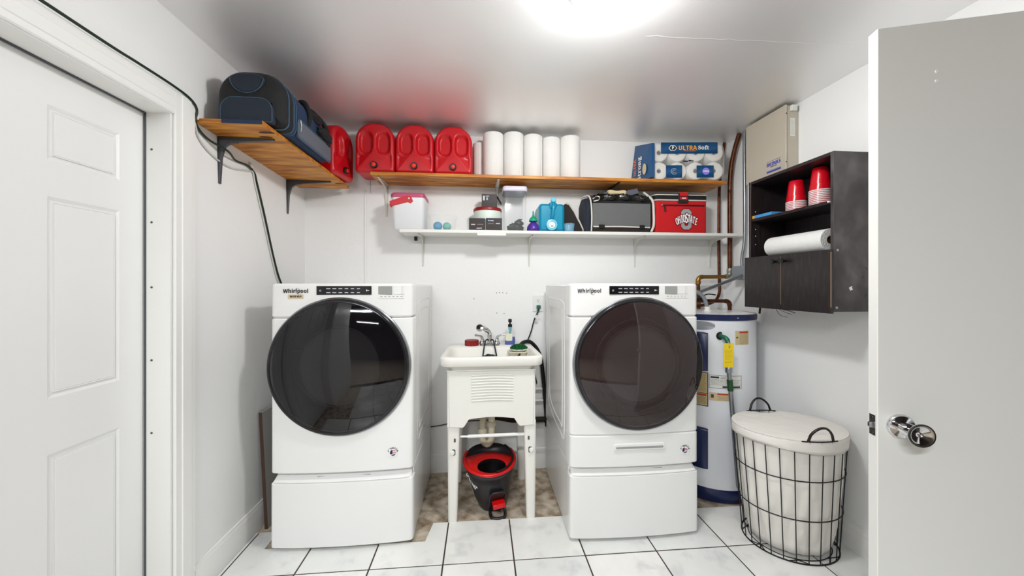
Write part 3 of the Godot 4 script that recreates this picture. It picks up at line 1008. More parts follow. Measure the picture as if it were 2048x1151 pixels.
	obj("display", s, M.lcd, ctl)
	for q in [["button_marks", 0.067, 1.283, 0.052, 0.040], ["button_row", 0.032, 1.250, 0.118, 0.017]]:
		var qx: float = dx + q[1]
		sheet(q[0], M[q[0]], ctl, put_at.call(qx, q[2], 0.0015), q[3], q[4], Basis(Vector3.UP, atan(0.032 * qx / 0.1176)))
	text("Whirlpool", 0.019, put_at.call([-0.218, -0.245][kind], 1.279, 0.0015), M.ink, ctl, Basis(Vector3.UP, -0.05))
	s = st0()
	var lo := []
	for k in 17:
		var a := TAU * k / 16.0
		lo.append(put_at.call([-0.205, -0.232][kind], 1.277, 0.002) + Basis(Vector3.BACK, 0.5) * Vector3(cos(a) * 0.011, sin(a) * 0.018, 0))
	tube(s, lo, 0.0007, 4)
	obj("logo_swoosh", s, M.silver, ctl)
	if kind == 0:
		sheet("barcode_sticker", M.barcode, ctl, put_at.call(-0.218, 1.252, 0.0016), 0.075, 0.020, Basis(Vector3.UP, -0.06))
	var by: float = [0.468, 0.449][kind]
	var bc: Vector3 = put_at.call([0.247, 0.264][kind], by, 0.002)
	sheet("badge", M.flag_badge, root, bc, 0.040, 0.040, Basis(Vector3.UP, 0.05))
	for k in 7:
		var a := deg_to_rad(158.0 - 136.0 * k / 6.0)
		text("AMERICA"[k], 0.0085, bc + Vector3(cos(a) * 0.023, sin(a) * 0.023, 0), M.ink, root, Basis(Vector3.BACK, a - PI / 2))

func sink() -> void:
	var root := thing("laundry_sink", "white plastic utility sink on four legs between dryer and washing machine", "sink", Vector3(0.06, 0, -2.25))
	var tilt := func(r: PackedVector3Array) -> PackedVector3Array:
		for i in r.size():
			r[i].y += 0.035 * (r[i].z + 2.25)
		return r
	var s := st0()
	loft(s, [ring(rrect(0.462, 0.49, 0.045, 6), 0.585, Vector2(0.059, -2.24)), tilt.call(ring(rrect(0.492, 0.525, 0.05, 6), 0.858, Vector2(0.0585, -2.245))), tilt.call(ring(rrect(0.555, 0.588, 0.055, 6), 0.856, Vector2(0.06, -2.25))), tilt.call(ring(rrect(0.566, 0.60, 0.06, 6), 0.861, Vector2(0.06, -2.25)))], true, false)
	loft(s, [tilt.call(ring(rrect(0.566, 0.60, 0.06, 6), 0.861, Vector2(0.06, -2.25))), tilt.call(ring(rrect(0.570, 0.604, 0.06, 6), 0.900, Vector2(0.06, -2.25))), tilt.call(ring(rrect(0.560, 0.594, 0.055, 6), 0.908, Vector2(0.06, -2.25)))], false, false)
	loft(s, [tilt.call(ring(rrect(0.560, 0.594, 0.055, 6), 0.908, Vector2(0.06, -2.25))), tilt.call(ring(rrect(0.515, 0.385, 0.06, 6), 0.907, Vector2(0.06, -2.175))), tilt.call(ring(rrect(0.500, 0.37, 0.06, 6), 0.895, Vector2(0.06, -2.175))), ring(rrect(0.42, 0.31, 0.06, 6), 0.625, Vector2(0.06, -2.18)), ring(rrect(0.38, 0.27, 0.05, 6), 0.612, Vector2(0.06, -2.18))], false, true)
	var tub := obj("tub", s, M.tub_plastic, root)
	s = st0()                                              # front and side skirts with their arches
	var arch := PackedVector2Array([Vector2(-0.176, 0.84), Vector2(-0.172, 0.532), Vector2(-0.098, 0.528), Vector2(-0.088, 0.538)])
	for k in 9:
		var x := lerpf(-0.066, 0.183, k / 8.0)
		arch.append(Vector2(x, 0.572 + 0.010 * sin(PI * k / 8.0)))
	arch.append_array(PackedVector2Array([Vector2(0.205, 0.538), Vector2(0.215, 0.528), Vector2(0.290, 0.532), Vector2(0.296, 0.84)]))
	slab(s, arch, -1.996, -1.984, 0.002, Transform3D(Basis(), Vector3.ZERO))
	var arch2 := PackedVector2Array([Vector2(-2.48, 0.84), Vector2(-2.47, 0.53), Vector2(-2.40, 0.53), Vector2(-2.37, 0.575), Vector2(-2.12, 0.575), Vector2(-2.09, 0.53), Vector2(-1.99, 0.53), Vector2(-1.99, 0.84)])
	xslab(s, arch2, -0.184, -0.172, 0.002)
	xslab(s, arch2, 0.290, 0.302, 0.002)
	obj("skirt", s, M.tub_plastic, tub)
	s = st0()
	tube(s, spline([Vector3(-0.186, 0.838, -1.985), Vector3(0.06, 0.842, -1.982), Vector3(0.304, 0.838, -1.985)], 8), 0.004, 6)
	obj("bead", s, M.tub_plastic, tub)
	for k in 10:
		s = st0()
		var y := 0.815 - 0.0155 * k
		tube(s, spline([Vector3(-0.052, y - 0.003, -1.983), Vector3(0.064, y + 0.002, -1.982), Vector3(0.180, y - 0.003, -1.983)], 6), 0.0042, 6)
		obj("rib", s, M.tub_plastic, tub)
	for q in [[-0.1505, -2.03, 0.0], [0.2745, -2.03, 0.0], [-0.1505, -2.45, 1.0], [0.270, -2.45, 1.0]]:
		s = st0()
		var rr := []
		for k in 6:
			var t := k / 5.0
			rr.append(ring(rrect(lerpf(0.050, 0.070, t), lerpf(0.050, 0.064, t), 0.016, 4), lerpf(-0.008, 0.545, t), Vector2(q[0] + 0.010 * (1 - t) * (-1 if q[0] < 0 else 1) * 0.6, q[1])))
		loft(s, rr)
		var leg := obj("leg", s, M.tub_plastic, root)
		if q[2] == 0.0:
			var sg := -1.0 if q[0] < 0 else 1.0
			s = st0()
			rb(s, Vector3(q[0] - 0.006 - sg * 0.008, 0.445, -1.999), Vector3(q[0] + 0.004 - sg * 0.008, 0.465, -1.996), 0.002, 0.0005)
			rb(s, Vector3(q[0] - 0.010, 0.372, -2.004), Vector3(q[0] + 0.010, 0.405, -1.998), 0.006, 0.001)
			obj("slot", s, M.bracket_grey, leg)
			s = st0()
			lathe(s, [[0.013, 0.0], [0.013, 0.010], [0.009, 0.014], [0.0, 0.015]], 18, Transform3D(AZ, Vector3(q[0] - sg * -0.004 * 1.5, 0.388, -2.002)))
			obj("leveling_knob", s, M.tub_plastic, leg)
	s = st0()
	tube(s, [Vector3(-0.115, 0.466, -2.02), Vector3(-0.07, 0.466, -2.018)], 0.006, 10)
	tube(s, [Vector3(-0.074, 0.466, -2.018), Vector3(0.245, 0.470, -2.018)], 0.0095, 10)
	obj("cross_rod", s, M.white_enamel, root)
	# drain
	s = st0()
	tube(s, spline([Vector3(0.066, 0.61, -2.25), Vector3(0.066, 0.42, -2.25), Vector3(0.063, 0.345, -2.25), Vector3(0.038, 0.318, -2.25), Vector3(0.012, 0.345, -2.25), Vector3(0.008, 0.40, -2.25), Vector3(0.012, 0.455, -2.26), Vector3(0.03, 0.485, -2.32), Vector3(0.045, 0.49, -2.42), Vector3(0.045, 0.49, -2.57)], 6), 0.021, 14)
	var trap := obj("drain_trap", s, M.pvc, root)
	for q in [Vector3(0.066, 0.445, -2.25), Vector3(0.0085, 0.405, -2.25)]:
		s = st0()
		lathe(s, [[0.021, -0.013], [0.031, -0.011], [0.031, 0.004], [0.026, 0.013], [0.021, 0.014]], 12, Transform3D(Basis(), q))
		obj("trap_nut", s, M.pvc, trap)
	# faucet
	s = st0()
	slab(s, rrect(0.132, 0.052, 0.018, 5), 0.0, 0.017, 0.004, Transform3D(Basis(Vector3.RIGHT, -PI / 2), Vector3(0.059, 0.898, -2.44)))
	var fa := obj("faucet", s, M.dull_chrome, root)
	s = st0()
	tube(s, spline([Vector3(0.058, 0.905, -2.44), Vector3(0.058, 0.965, -2.44), Vector3(0.054, 0.990, -2.43), Vector3(0.036, 1.012, -2.405), Vector3(0.012, 1.026, -2.385)], 6), 0.0155, 14)
	obj("spout", s, M.chrome, fa)
	s = st0()
	lathe(s, [[0.0155, 0.0], [0.0165, 0.012], [0.0155, 0.024]], 16, Transform3D(Basis(Vector3.BACK, 0.75), Vector3(0.043, 1.000, -2.415)))
	obj("collar", s, M.dull_chrome, fa)
	s = st0()
	lathe(s, [[0.0, -0.03], [0.013, -0.028], [0.020, -0.012], [0.0245, 0.006], [0.0245, 0.014], [0.021, 0.017], [0.0, 0.013]], 24, Transform3D(Basis(Vector3.FORWARD, 0.2) * Basis(Vector3.RIGHT, 1.35), Vector3(-0.009, 1.027, -2.365)))
	obj("spray_head", s, M.chrome, fa)
	for sg in [-1.0, 1.0]:
		s = st0()
		var hx: float = 0.059 + sg * 0.049
		lathe(s, [[0.0215, 0.013], [0.020, 0.026], [0.013, 0.038], [0.012, 0.046], [0.0, 0.048]], 20, Transform3D(Basis(), Vector3(hx, 0.898, -2.44)))
		tube(s, spline([Vector3(hx, 0.935, -2.44), Vector3(hx + sg * 0.004, 0.958, -2.438), Vector3(hx + sg * 0.022, 0.968, -2.434), Vector3(hx + sg * 0.052, 0.973, -2.43)], 5), [0.011, 0.0108, 0.0105, 0.010, 0.0098, 0.0095, 0.009, 0.0085, 0.008, 0.0078, 0.0076, 0.0076, 0.0076, 0.0078, 0.008, 0.008], 10)
		obj("faucet_handle", s, M.chrome, fa)
	# things on and in the sink
	root = thing("rubber_strap", "black strap looped over the chrome faucet and hanging into the sink", "strap", Vector3(0.055, 0.80, -2.33))
	s = st0()
	tube(s, spline([Vector3(0.058, 0.935, -2.463), Vector3(0.036, 0.938, -2.44), Vector3(0.030, 0.932, -2.40), Vector3(0.022, 0.914, -2.355), Vector3(0.010, 0.83, -2.335), Vector3(0.008, 0.80, -2.33), Vector3(0.055, 0.792, -2.33), Vector3(0.108, 0.80, -2.33), Vector3(0.104, 0.83, -2.335), Vector3(0.088, 0.914, -2.355), Vector3(0.084, 0.932, -2.40), Vector3(0.080, 0.938, -2.44)], 5), 0.0046, 8, true)
	var st := obj("loop", s, M.black_rubber, root)
	s = st0()
	blob(s, Vector3(0.056, 0.838, -2.335), Vector3(0.047, 0.022, 0.020), 91, 0.18)
	obj("scrub_pad", s, M.black_rubber, root)
	org = Vector3(-0.062, 0.900, -2.45)
	s = st0()
	var star := PackedVector2Array()
	for k in 64:
		star.append(Vector2(cos(TAU * k / 64), sin(TAU * k / 64)) * (0.0475 if k % 2 else 0.0455))
	slab(s, star, 0.0, 0.037, 0.003, Transform3D(Basis(Vector3.RIGHT, -PI / 2), org))
	tag(obj("jar_lid", s, M.lid_red), "ribbed red screw lid on the left of the sink ledge", "lid")
	root = thing("soap_bottle", "clear pump bottle with a little blue soap beside the faucet", "bottle", Vector3(0.199, 0.899, -2.47))
	s = st0()
	var b := []
	for q in [[0.0, 0.030, 0.020], [0.004, 0.036, 0.024], [0.075, 0.036, 0.024], [0.095, 0.033, 0.022], [0.112, 0.020, 0.016], [0.120, 0.013, 0.013]]:
		b.append(ring(oval(q[1], q[2], 28, 2.6), org.y + q[0], Vector2(org.x, org.z)))
	loft(s, b)
	obj("body", s, M.clear_plastic, root)
	s = st0()
	loft(s, [ring(oval(0.0345, 0.0225, 28, 2.6), org.y + 0.003, Vector2(org.x, org.z)), ring(oval(0.0345, 0.0225, 28, 2.6), org.y + 0.027, Vector2(org.x, org.z))])
	loft(s, [ring(oval(0.009, 0.018, 20, 2.6), org.y + 0.027, Vector2(org.x + 0.025, org.z)), ring(oval(0.009, 0.018, 20, 2.6), org.y + 0.053, Vector2(org.x + 0.025, org.z))])
	obj("soap", s, M.soap_blue, root)
	s = st0()
	rb(s, org + Vector3(-0.030, 0.030, 0.0225), org + Vector3(0.012, 0.078, 0.0245), 0.006, 0.0005)
	obj("label", s, M.soap_label, root)
	s = st0()
	lathe(s, [[0.006, 0.07], [0.0115, 0.10], [0.0135, 0.122]], 16, Transform3D(Basis(), org))
	obj("neck_sleeve", s, M.soap_teal, root)
	s = st0()
	lathe(s, [[0.0125, 0.121], [0.0145, 0.123], [0.0145, 0.139], [0.006, 0.141], [0.006, 0.153], [0.0125, 0.154], [0.0125, 0.173], [0.009, 0.176], [0.0, 0.176]], 20, Transform3D(Basis(), org))
	bx(s, org + Vector3(-0.005, 0.160, 0.0), org + Vector3(0.005, 0.171, 0.032), 0.002)
	obj("pump", s, M.black_plastic, root)
	root = thing("soap_caddy", "small cream plastic caddy hooked inside the sink's right end", "caddy", Vector3(0.235, 0.81, -2.345))
	s = st0()
	var cup := []
	for q in [[0.800, 0.100, 0.060], [0.868, 0.112, 0.070], [0.872, 0.126, 0.082], [0.879, 0.126, 0.082], [0.879, 0.104, 0.062], [0.812, 0.092, 0.052]]:
		cup.append(ring(rrect(q[1], q[2], 0.018, 5), q[0], Vector2(0.236, -2.335)))
	loft(s, cup)
	obj("cup", s, M.pvc, root)
	s = st0()
	bx(s, Vector3(0.270, 0.879, -2.40), Vector3(0.318, 0.896, -2.33), 0.003)
	obj("hook", s, M.tub_plastic, root)
	s = st0()
	bx(s, Vector3(-0.006, -0.04, -0.002), Vector3(0.006, 0.034, 0.002), 0.001, Transform3D(Basis(Vector3.BACK, -0.62), Vector3(0.230, 0.840, -2.296)))
	obj("strap", s, M.black_rubber, root)
	root = thing("scrub_brush", "oval scrub brush with green bristles lying on the cream caddy", "brush", Vector3(0.245, 0.880, -2.335))
	s = st0()
	loft(s, [ring(oval(0.040, 0.026, 28), org.y, Vector2(org.x, org.z)), ring(oval(0.056, 0.036, 28), org.y + 0.006, Vector2(org.x, org.z)), ring(oval(0.056, 0.036, 28), org.y + 0.013, Vector2(org.x, org.z))])
	obj("body", s, M.tub_plastic, root)
	s = st0()
	for i in 13:
		for j in 9:
			var x := (i - 6) / 6.2
			var z := (j - 4) / 4.4
			if x * x + z * z > 1.0:
				continue
			var p := org + Vector3(x * 0.051, 0.011, z * 0.033)
			var dr := Vector3(x * 0.006 + rng.randf_range(-0.002, 0.002), 0.028 * sqrt(1.05 - x * x - z * z) + 0.006, z * 0.005)
			tube(s, [p, p + dr], [0.0052, 0.0035], 5)
	obj("bristles", s, M.brush_green, root)

func blob(s: SurfaceTool, c: Vector3, r: Vector3, seed_: int, amp: float, n := 20) -> void:
	var nz := FastNoiseLite.new()
	nz.seed = seed_
	nz.frequency = 1.6
	nz.fractal_octaves = 3
	var rings := []
	for i in n + 1:
		var q := PackedVector3Array()
		var t := -PI / 2 + PI * i / n
		for j in n * 2:
			var a := TAU * j / (n * 2)
			var d := Vector3(cos(t) * cos(a), sin(t), -cos(t) * sin(a))
			q.append(c + d * r * (1.0 + amp * 2.0 * nz.get_noise_3dv(d)))
		rings.append(q)
	loft(s, rings, false, false)

func pipe(called: String, parent: Node, pts: Array, r: float, mat: Material, seg := 12) -> MeshInstance3D:
	var s := st0()
	tube(s, pts, r, seg)
	return obj(called, s, mat, parent)

func bend(a: Vector3, c: Vector3, b: Vector3, r := 0.03) -> Array:      # a short quarter turn round the corner c
	var o := []
	var p := c + (a - c).normalized() * r
	var q := c + (b - c).normalized() * r
	for k in 6:
		var t := k / 5.0
		o.append(p.lerp(c, t).lerp(c.lerp(q, t), t))
	return o

func heater_corner() -> void:
	var C := Vector3(1.52, 0, -2.29)
	var R := 0.265
	var root := thing("water_heater", "white cylindrical water heater with navy rims in the back right corner", "water heater", Vector3(1.52, 0, -2.29))
	var xf := Transform3D(Basis(), C)
	var s := st0()
	lathe(s, [[R - 0.004, 0.075], [R, 0.08], [R, 1.094]], 64, xf)
	obj("tank", s, M.tank_white, root)
	s = st0()
	lathe(s, [[0.0, 1.094], [R + 0.003, 1.094], [R + 0.004, 1.098], [R + 0.004, 1.126], [R - 0.002, 1.130]], 64, xf)
	var rim := obj("top_rim", s, M.tank_blue, root)
	s = st0()
	lathe(s, [[R - 0.003, 1.128], [R - 0.05, 1.134], [0.0, 1.140]], 64, xf)
	obj("top_cap", s, M.white_steel, root)
	for a in [0.02, 0.93]:
		s = st0()
		lathe(s, [[0.005, 0.0], [0.004, 0.002], [0.0, 0.003]], 10, Transform3D(Basis(Vector3.UP, a) * AZ, C + Vector3(sin(a) * (R + 0.004), 1.112, cos(a) * (R + 0.004))))
		obj("screw", s, M.chrome, rim)
	s = st0()
	lathe(s, [[R - 0.01, 0.0], [R - 0.008, 0.0], [R + 0.003, 0.045], [R + 0.003, 0.078], [R, 0.081]], 64, xf)
	obj("bottom_rim", s, M.tank_blue, root)
	var around := func(a0: float, a1: float, y0: float, y1: float, d: float) -> Callable:
		return func(u: float, v: float) -> Vector3: return C + Vector3(sin(lerpf(a0, a1, u)) * (R + d), lerpf(y1, y0, v), cos(lerpf(a0, a1, u)) * (R + d))
	for q in [[0.783, 1.023], [0.193, 0.442]]:
		s = st0()
		var a0 := -1.32
		var a1 := -0.60
		var rings := []
		for k in 9:
			var a := lerpf(a0, a1, k / 8.0)
			var n := Vector3(sin(a), 0, cos(a))
			var e := 0.004 if k in [0, 8] else 0.0
			rings.append(PackedVector3Array([C + n * (R - 0.002) + Vector3(0, q[0] + e, 0), C + n * (R - 0.002) + Vector3(0, q[1] - e, 0), C + n * (R + 0.014) + Vector3(0, q[1] - 0.004 - e, 0), C + n * (R + 0.018 - e) + Vector3(0, q[1] - 0.012 - e, 0), C + n * (R + 0.018 - e) + Vector3(0, q[0] + 0.012 + e, 0), C + n * (R + 0.014) + Vector3(0, q[0] + 0.004 + e, 0)]))
		loft(s, rings)
		obj("access_panel", s, M.tank_blue, root)
	patch("warning_label", M.tan_warning, root, around.call(-0.035, 0.33, 0.951, 1.035, 0.0008), 6, 1)
	patch("warning_label", M.brown_warning, root, around.call(-0.98, -0.595, 0.572, 0.779, 0.0008), 6, 1)
	patch("specification_plate", M.spec_plate, root, around.call(-0.58, 0.118, 0.688, 0.767, 0.0006), 8, 1)
	patch("warning_label", M.small_warning, root, around.call(-0.58, -0.13, 0.614, 0.662, 0.0008), 6, 1)
	s = st0()
	var bd := []
	for k in 24:
		var t := TAU * k / 24
		bd.append(Vector2(cos(t) * 0.075, sin(t) * 0.026))
	for k in 24:
		var a: float = -0.74 + bd[k].x / R
		var b: float = -0.74 + bd[(k + 1) % 24].x / R
		var pa := C + Vector3(sin(a), 0, cos(a)) * (R + 0.003) + Vector3(0, 1.063 + bd[k].y, 0)
		var pb := C + Vector3(sin(b), 0, cos(b)) * (R + 0.003) + Vector3(0, 1.063 + bd[(k + 1) % 24].y, 0)
		tri(s, C + Vector3(sin(-0.74), 0, cos(-0.74)) * (R + 0.004) + Vector3(0, 1.063, 0), pa, pb)
	obj("badge", s, M.silver, root)
	# relief valve and its discharge pipe
	var va := Vector3(1.437, 0.998, -2.04)
	s = st0()
	lathe(s, [[0.024, 0.0], [0.024, 0.004], [0.014, 0.005]], 24, Transform3D(AZ, Vector3(va.x - 0.010, va.y + 0.006, -2.043)))
	obj("port_ring", s, M.rust, root)
	s = st0()
	tube(s, spline([Vector3(1.428, 1.002, -2.05), Vector3(1.430, 1.002, -2.02), Vector3(1.436, 0.990, -1.995), Vector3(1.440, 0.955, -1.99), Vector3(1.443, 0.86, -1.99), Vector3(1.444, 0.825, -1.99)], 5), 0.013, 12)
	var valve := obj("relief_valve", s, M.valve_green, root)
	s = st0()
	lathe(s, [[0.0175, -0.018], [0.019, -0.014], [0.019, 0.012], [0.016, 0.018]], 16, Transform3D(Basis(), Vector3(1.444, 0.815, -1.99)))
	obj("coupling", s, M.zinc, valve)
	s = st0()
	bx(s, Vector3(-0.029, -0.07, -0.0008), Vector3(0.029, 0.07, 0.0008), 0.0004, Transform3D(Basis(Vector3.BACK, -0.02), Vector3(1.432, 0.900, -1.974)))
	var tg := obj("hang_tag", s, M.tag_yellow, root)
	sheet("tag_print", M.tag_print, tg, Vector3(1.432, 0.900, -1.9729), 0.056, 0.138, Basis(Vector3.BACK, -0.02))
	s = st0()
	tube(s, [Vector3(1.435, 0.985, -1.985), Vector3(1.435, 0.963, -1.972), Vector3(1.434, 0.945, -1.972)], 0.004, 8)
	obj("lever", s, M.chrome, valve)
	var dp := pipe("discharge_pipe", root, [Vector3(1.444, 0.82, -1.99), Vector3(1.505, 0.125, -1.99)], 0.0125, M.zinc, 16)
	pipe("tape_wrap", dp, [Vector3(1.450, 0.755, -1.99), Vector3(1.4555, 0.69, -1.99)], 0.0155, M.tape_green, 14)
	# hot and cold pipes
	root = thing("copper_pipe", "thick copper pipe in the corner, curving at the ceiling and elbowing left below", "pipe", Vector3(1.80, 1.385, -2.46))
	pipe("riser", root, spline([Vector3(1.80, 2.364, -2.37), Vector3(1.80, 2.30, -2.405), Vector3(1.80, 2.208, -2.44), Vector3(1.80, 2.10, -2.462), Vector3(1.80, 1.95, -2.468), Vector3(1.80, 1.67, -2.468), Vector3(1.80, 1.41, -2.468)], 5), 0.0155, M.copper)
	s = st0()
	lathe(s, [[0.018, 0.0], [0.021, 0.006], [0.021, 0.026], [0.018, 0.034]], 14, Transform3D(Basis(), Vector3(1.80, 1.395, -2.468)))
	tube(s, bend(Vector3(1.8, 1.5, -2.468), Vector3(1.80, 1.368, -2.468), Vector3(1.7, 1.368, -2.468), 0.035), 0.018, 12)
	obj("elbow", s, M.solder, root)
	pipe("branch", root, [Vector3(1.77, 1.368, -2.468), Vector3(1.585, 1.366, -2.468)], 0.0135, M.brass)
	s = st0()
	tube(s, bend(Vector3(1.7, 1.366, -2.468), Vector3(1.556, 1.366, -2.468), Vector3(1.556, 1.2, -2.468), 0.035), 0.0165, 12)
	obj("elbow", s, M.brass, root)
	pipe("drop", root, [Vector3(1.556, 1.335, -2.468), Vector3(1.556, 1.137, -2.46)], 0.0135, M.copper)
	for y in [1.18, 1.215, 1.325]:
		s = st0()
		lathe(s, [[0.0135, -0.012], [0.0175, -0.010], [0.0175, 0.010], [0.0135, 0.012]], 12, Transform3D(Basis(), Vector3(1.556, y, -2.464)))
		obj("collar", s, M.brass, root)
	root = thing("copper_pipe", "thin copper pipe on the back wall, curving wide to the left above the heater", "pipe", Vector3(1.768, 1.16, -2.53))
	pipe("riser", root, spline([Vector3(1.806, 2.364, -2.535), Vector3(1.795, 2.29, -2.535), Vector3(1.776, 2.14, -2.537), Vector3(1.768, 1.98, -2.54), Vector3(1.766, 1.60, -2.54), Vector3(1.766, 1.34, -2.535), Vector3(1.758, 1.27, -2.52), Vector3(1.728, 1.215, -2.50), Vector3(1.68, 1.185, -2.48), Vector3(1.60, 1.165, -2.46), Vector3(1.50, 1.155, -2.45)], 5), 0.0105, M.copper)
	root = thing("copper_pipe", "short copper pipe bent down into the top of the water heater", "pipe", Vector3(1.725, 1.125, -2.37))
	pipe("run", root, [Vector3(1.47, 1.200, -2.37), Vector3(1.70, 1.197, -2.37)], 0.0125, M.copper)
	s = st0()
	tube(s, bend(Vector3(1.5, 1.197, -2.37), Vector3(1.727, 1.197, -2.37), Vector3(1.727, 1.1, -2.37), 0.034), 0.0155, 12)
	obj("elbow", s, M.copper, root)
	pipe("drop", root, [Vector3(1.727, 1.165, -2.37), Vector3(1.727, 1.12, -2.37)], 0.0125, M.copper)
	s = st0()
	tube(s, spline([Vector3(1.50, 1.20, -2.37), Vector3(1.515, 1.225, -2.36), Vector3(1.555, 1.245, -2.355), Vector3(1.61, 1.24, -2.35)], 5), 0.004, 6)
	blob(s, Vector3(1.505, 1.215, -2.365), Vector3(0.018, 0.02, 0.018), 4, 0.2, 8)
	obj("bonding_clamp", s, M.rust, root)
	# electrical
	root = thing("conduit", "galvanised conduit from the ceiling to a grey junction box beside the dark cabinet", "conduit", Vector3(1.80, 1.345, -2.33))
	pipe("riser", root, spline([Vector3(1.808, 2.364, -2.335), Vector3(1.808, 2.0, -2.332), Vector3(1.808, 1.70, -2.330), Vector3(1.806, 1.58, -2.334), Vector3(1.800, 1.50, -2.345), Vector3(1.800, 1.43, -2.345)], 5), 0.0105, M.zinc)
	s = st0()
	rb(s, Vector3(1.765, 1.345, -2.40), Vector3(1.838, 1.44, -2.28), 0.004, 0.003)
	obj("junction_box", s, M.flex_grey, root)
	pipe("run", root, [Vector3(1.785, 1.378, -2.30), Vector3(1.45, 1.256, -2.30), Vector3(1.36, 1.223, -2.30)], 0.0105, M.zinc)
	s = st0()
	lathe(s, [[0.013, 0.0], [0.016, 0.004], [0.016, 0.02], [0.012, 0.024]], 12, Transform3D(Basis(Vector3.BACK, 1.22), Vector3(1.79, 1.380, -2.30)))
	obj("connector", s, M.zinc, root)
	root = thing("flexible_conduit", "grey flexible conduit curving down into the water heater top beside the washing machine", "conduit", Vector3(1.485, 1.135, -2.25))
	pipe("hose", root, spline([Vector3(1.30, 1.27, -2.27), Vector3(1.37, 1.278, -2.26), Vector3(1.43, 1.253, -2.25), Vector3(1.468, 1.21, -2.25), Vector3(1.483, 1.155, -2.25)], 6), 0.0115, M.flex_grey)
	s = st0()
	lathe(s, [[0.024, -0.004], [0.024, 0.006], [0.017, 0.010], [0.017, 0.030], [0.013, 0.032]], 14, Transform3D(Basis(), Vector3(1.485, 1.135, -2.25)))
	obj("connector", s, M.sticker_white, root)
	# alarm box
	root = thing("alarm_box", "beige steel alarm control box high on the right wall above the dark cabinet", "box", Vector3(1.797, 1.972, -2.09))
	s = st0()
	bx(s, Vector3(1.762, 1.974, -2.245), Vector3(1.839, 2.350, -1.943), 0.002)
	obj("case", s, M.beige_steel, root)
	s = st0()
	bx(s, Vector3(1.754, 1.968, -2.250), Vector3(1.763, 2.352, -1.936), 0.002)
	var lid := obj("cover", s, M.beige_steel, root)
	s = st0()
	for q in [[1.748, 2.02], [1.748, 2.30]]:
		lathe(s, [[0.004, 0.0], [0.0, 0.002]], 8, Transform3D(AZ, Vector3(1.758, q[1], -1.936)))
	obj("screw", s, M.rust, lid)
	s = st0()
	bx(s, Vector3(1.7525, 1.992, -2.075), Vector3(1.7541, 2.066, -1.968), 0.0004)
	var lab := obj("name_plate", s, M.beige_steel, lid)
	sheet("colour_band", M.blue_fade, lab, Vector3(1.7523, 2.002, -2.0215), 0.106, 0.020, FACE_L)
	s = st0()
	bx(s, Vector3(1.7520, 2.058, -2.073), Vector3(1.7526, 2.060, -1.970), 0.0002)
	obj("rule", s, M.rust, lab)
	text("BRINKS", 0.021, Vector3(1.7520, 2.040, -2.0215), pm("brand_blue", Color(0.12, 0.22, 0.70)), lab, FACE_L)
	text("HOME SECURITY", 0.0048, Vector3(1.7520, 2.024, -2.0215), M.ink, lab, FACE_L, "Droid Sans", 400)
	sheet("rating_label", M.panel_sticker, root, Vector3(1.802, 2.225, -1.9422), 0.030, 0.105)
	s = st0()
	bx(s, Vector3(1.785, 2.315, -1.943), Vector3(1.818, 2.348, -1.925), 0.002)
	obj("tamper_seal", s, M.sticker_white, root)
	# outlet
	root = thing("wall_outlet", "white duplex outlet on the back wall beside the washing machine", "outlet", Vector3(0.41, 1.115, -2.572))
	s = st0()
	rb(s, Vector3(0.372, 1.116, -2.575), Vector3(0.449, 1.234, -2.569), 0.004, 0.002)
	var plate := obj("cover_plate", s, M.white_enamel, root)
	s = st0()
	for y in [1.197, 1.153]:
		rb(s, Vector3(0.394, y - 0.015, -2.570), Vector3(0.427, y + 0.015, -2.5675), 0.012, 0.0006)
	obj("receptacle", s, M.white_enamel, plate)
	s = st0()
	for q in [[-0.0065, 0.003], [0.0065, 0.003], [0.0, -0.008]]:
		bx(s, Vector3(0.4105 + q[0] - 0.0016, 1.197 + q[1] - 0.0035, -2.568), Vector3(0.4105 + q[0] + 0.0016, 1.197 + q[1] + 0.0035, -2.5671), 0.0)
	obj("slot", s, M.dark_gap, plate)

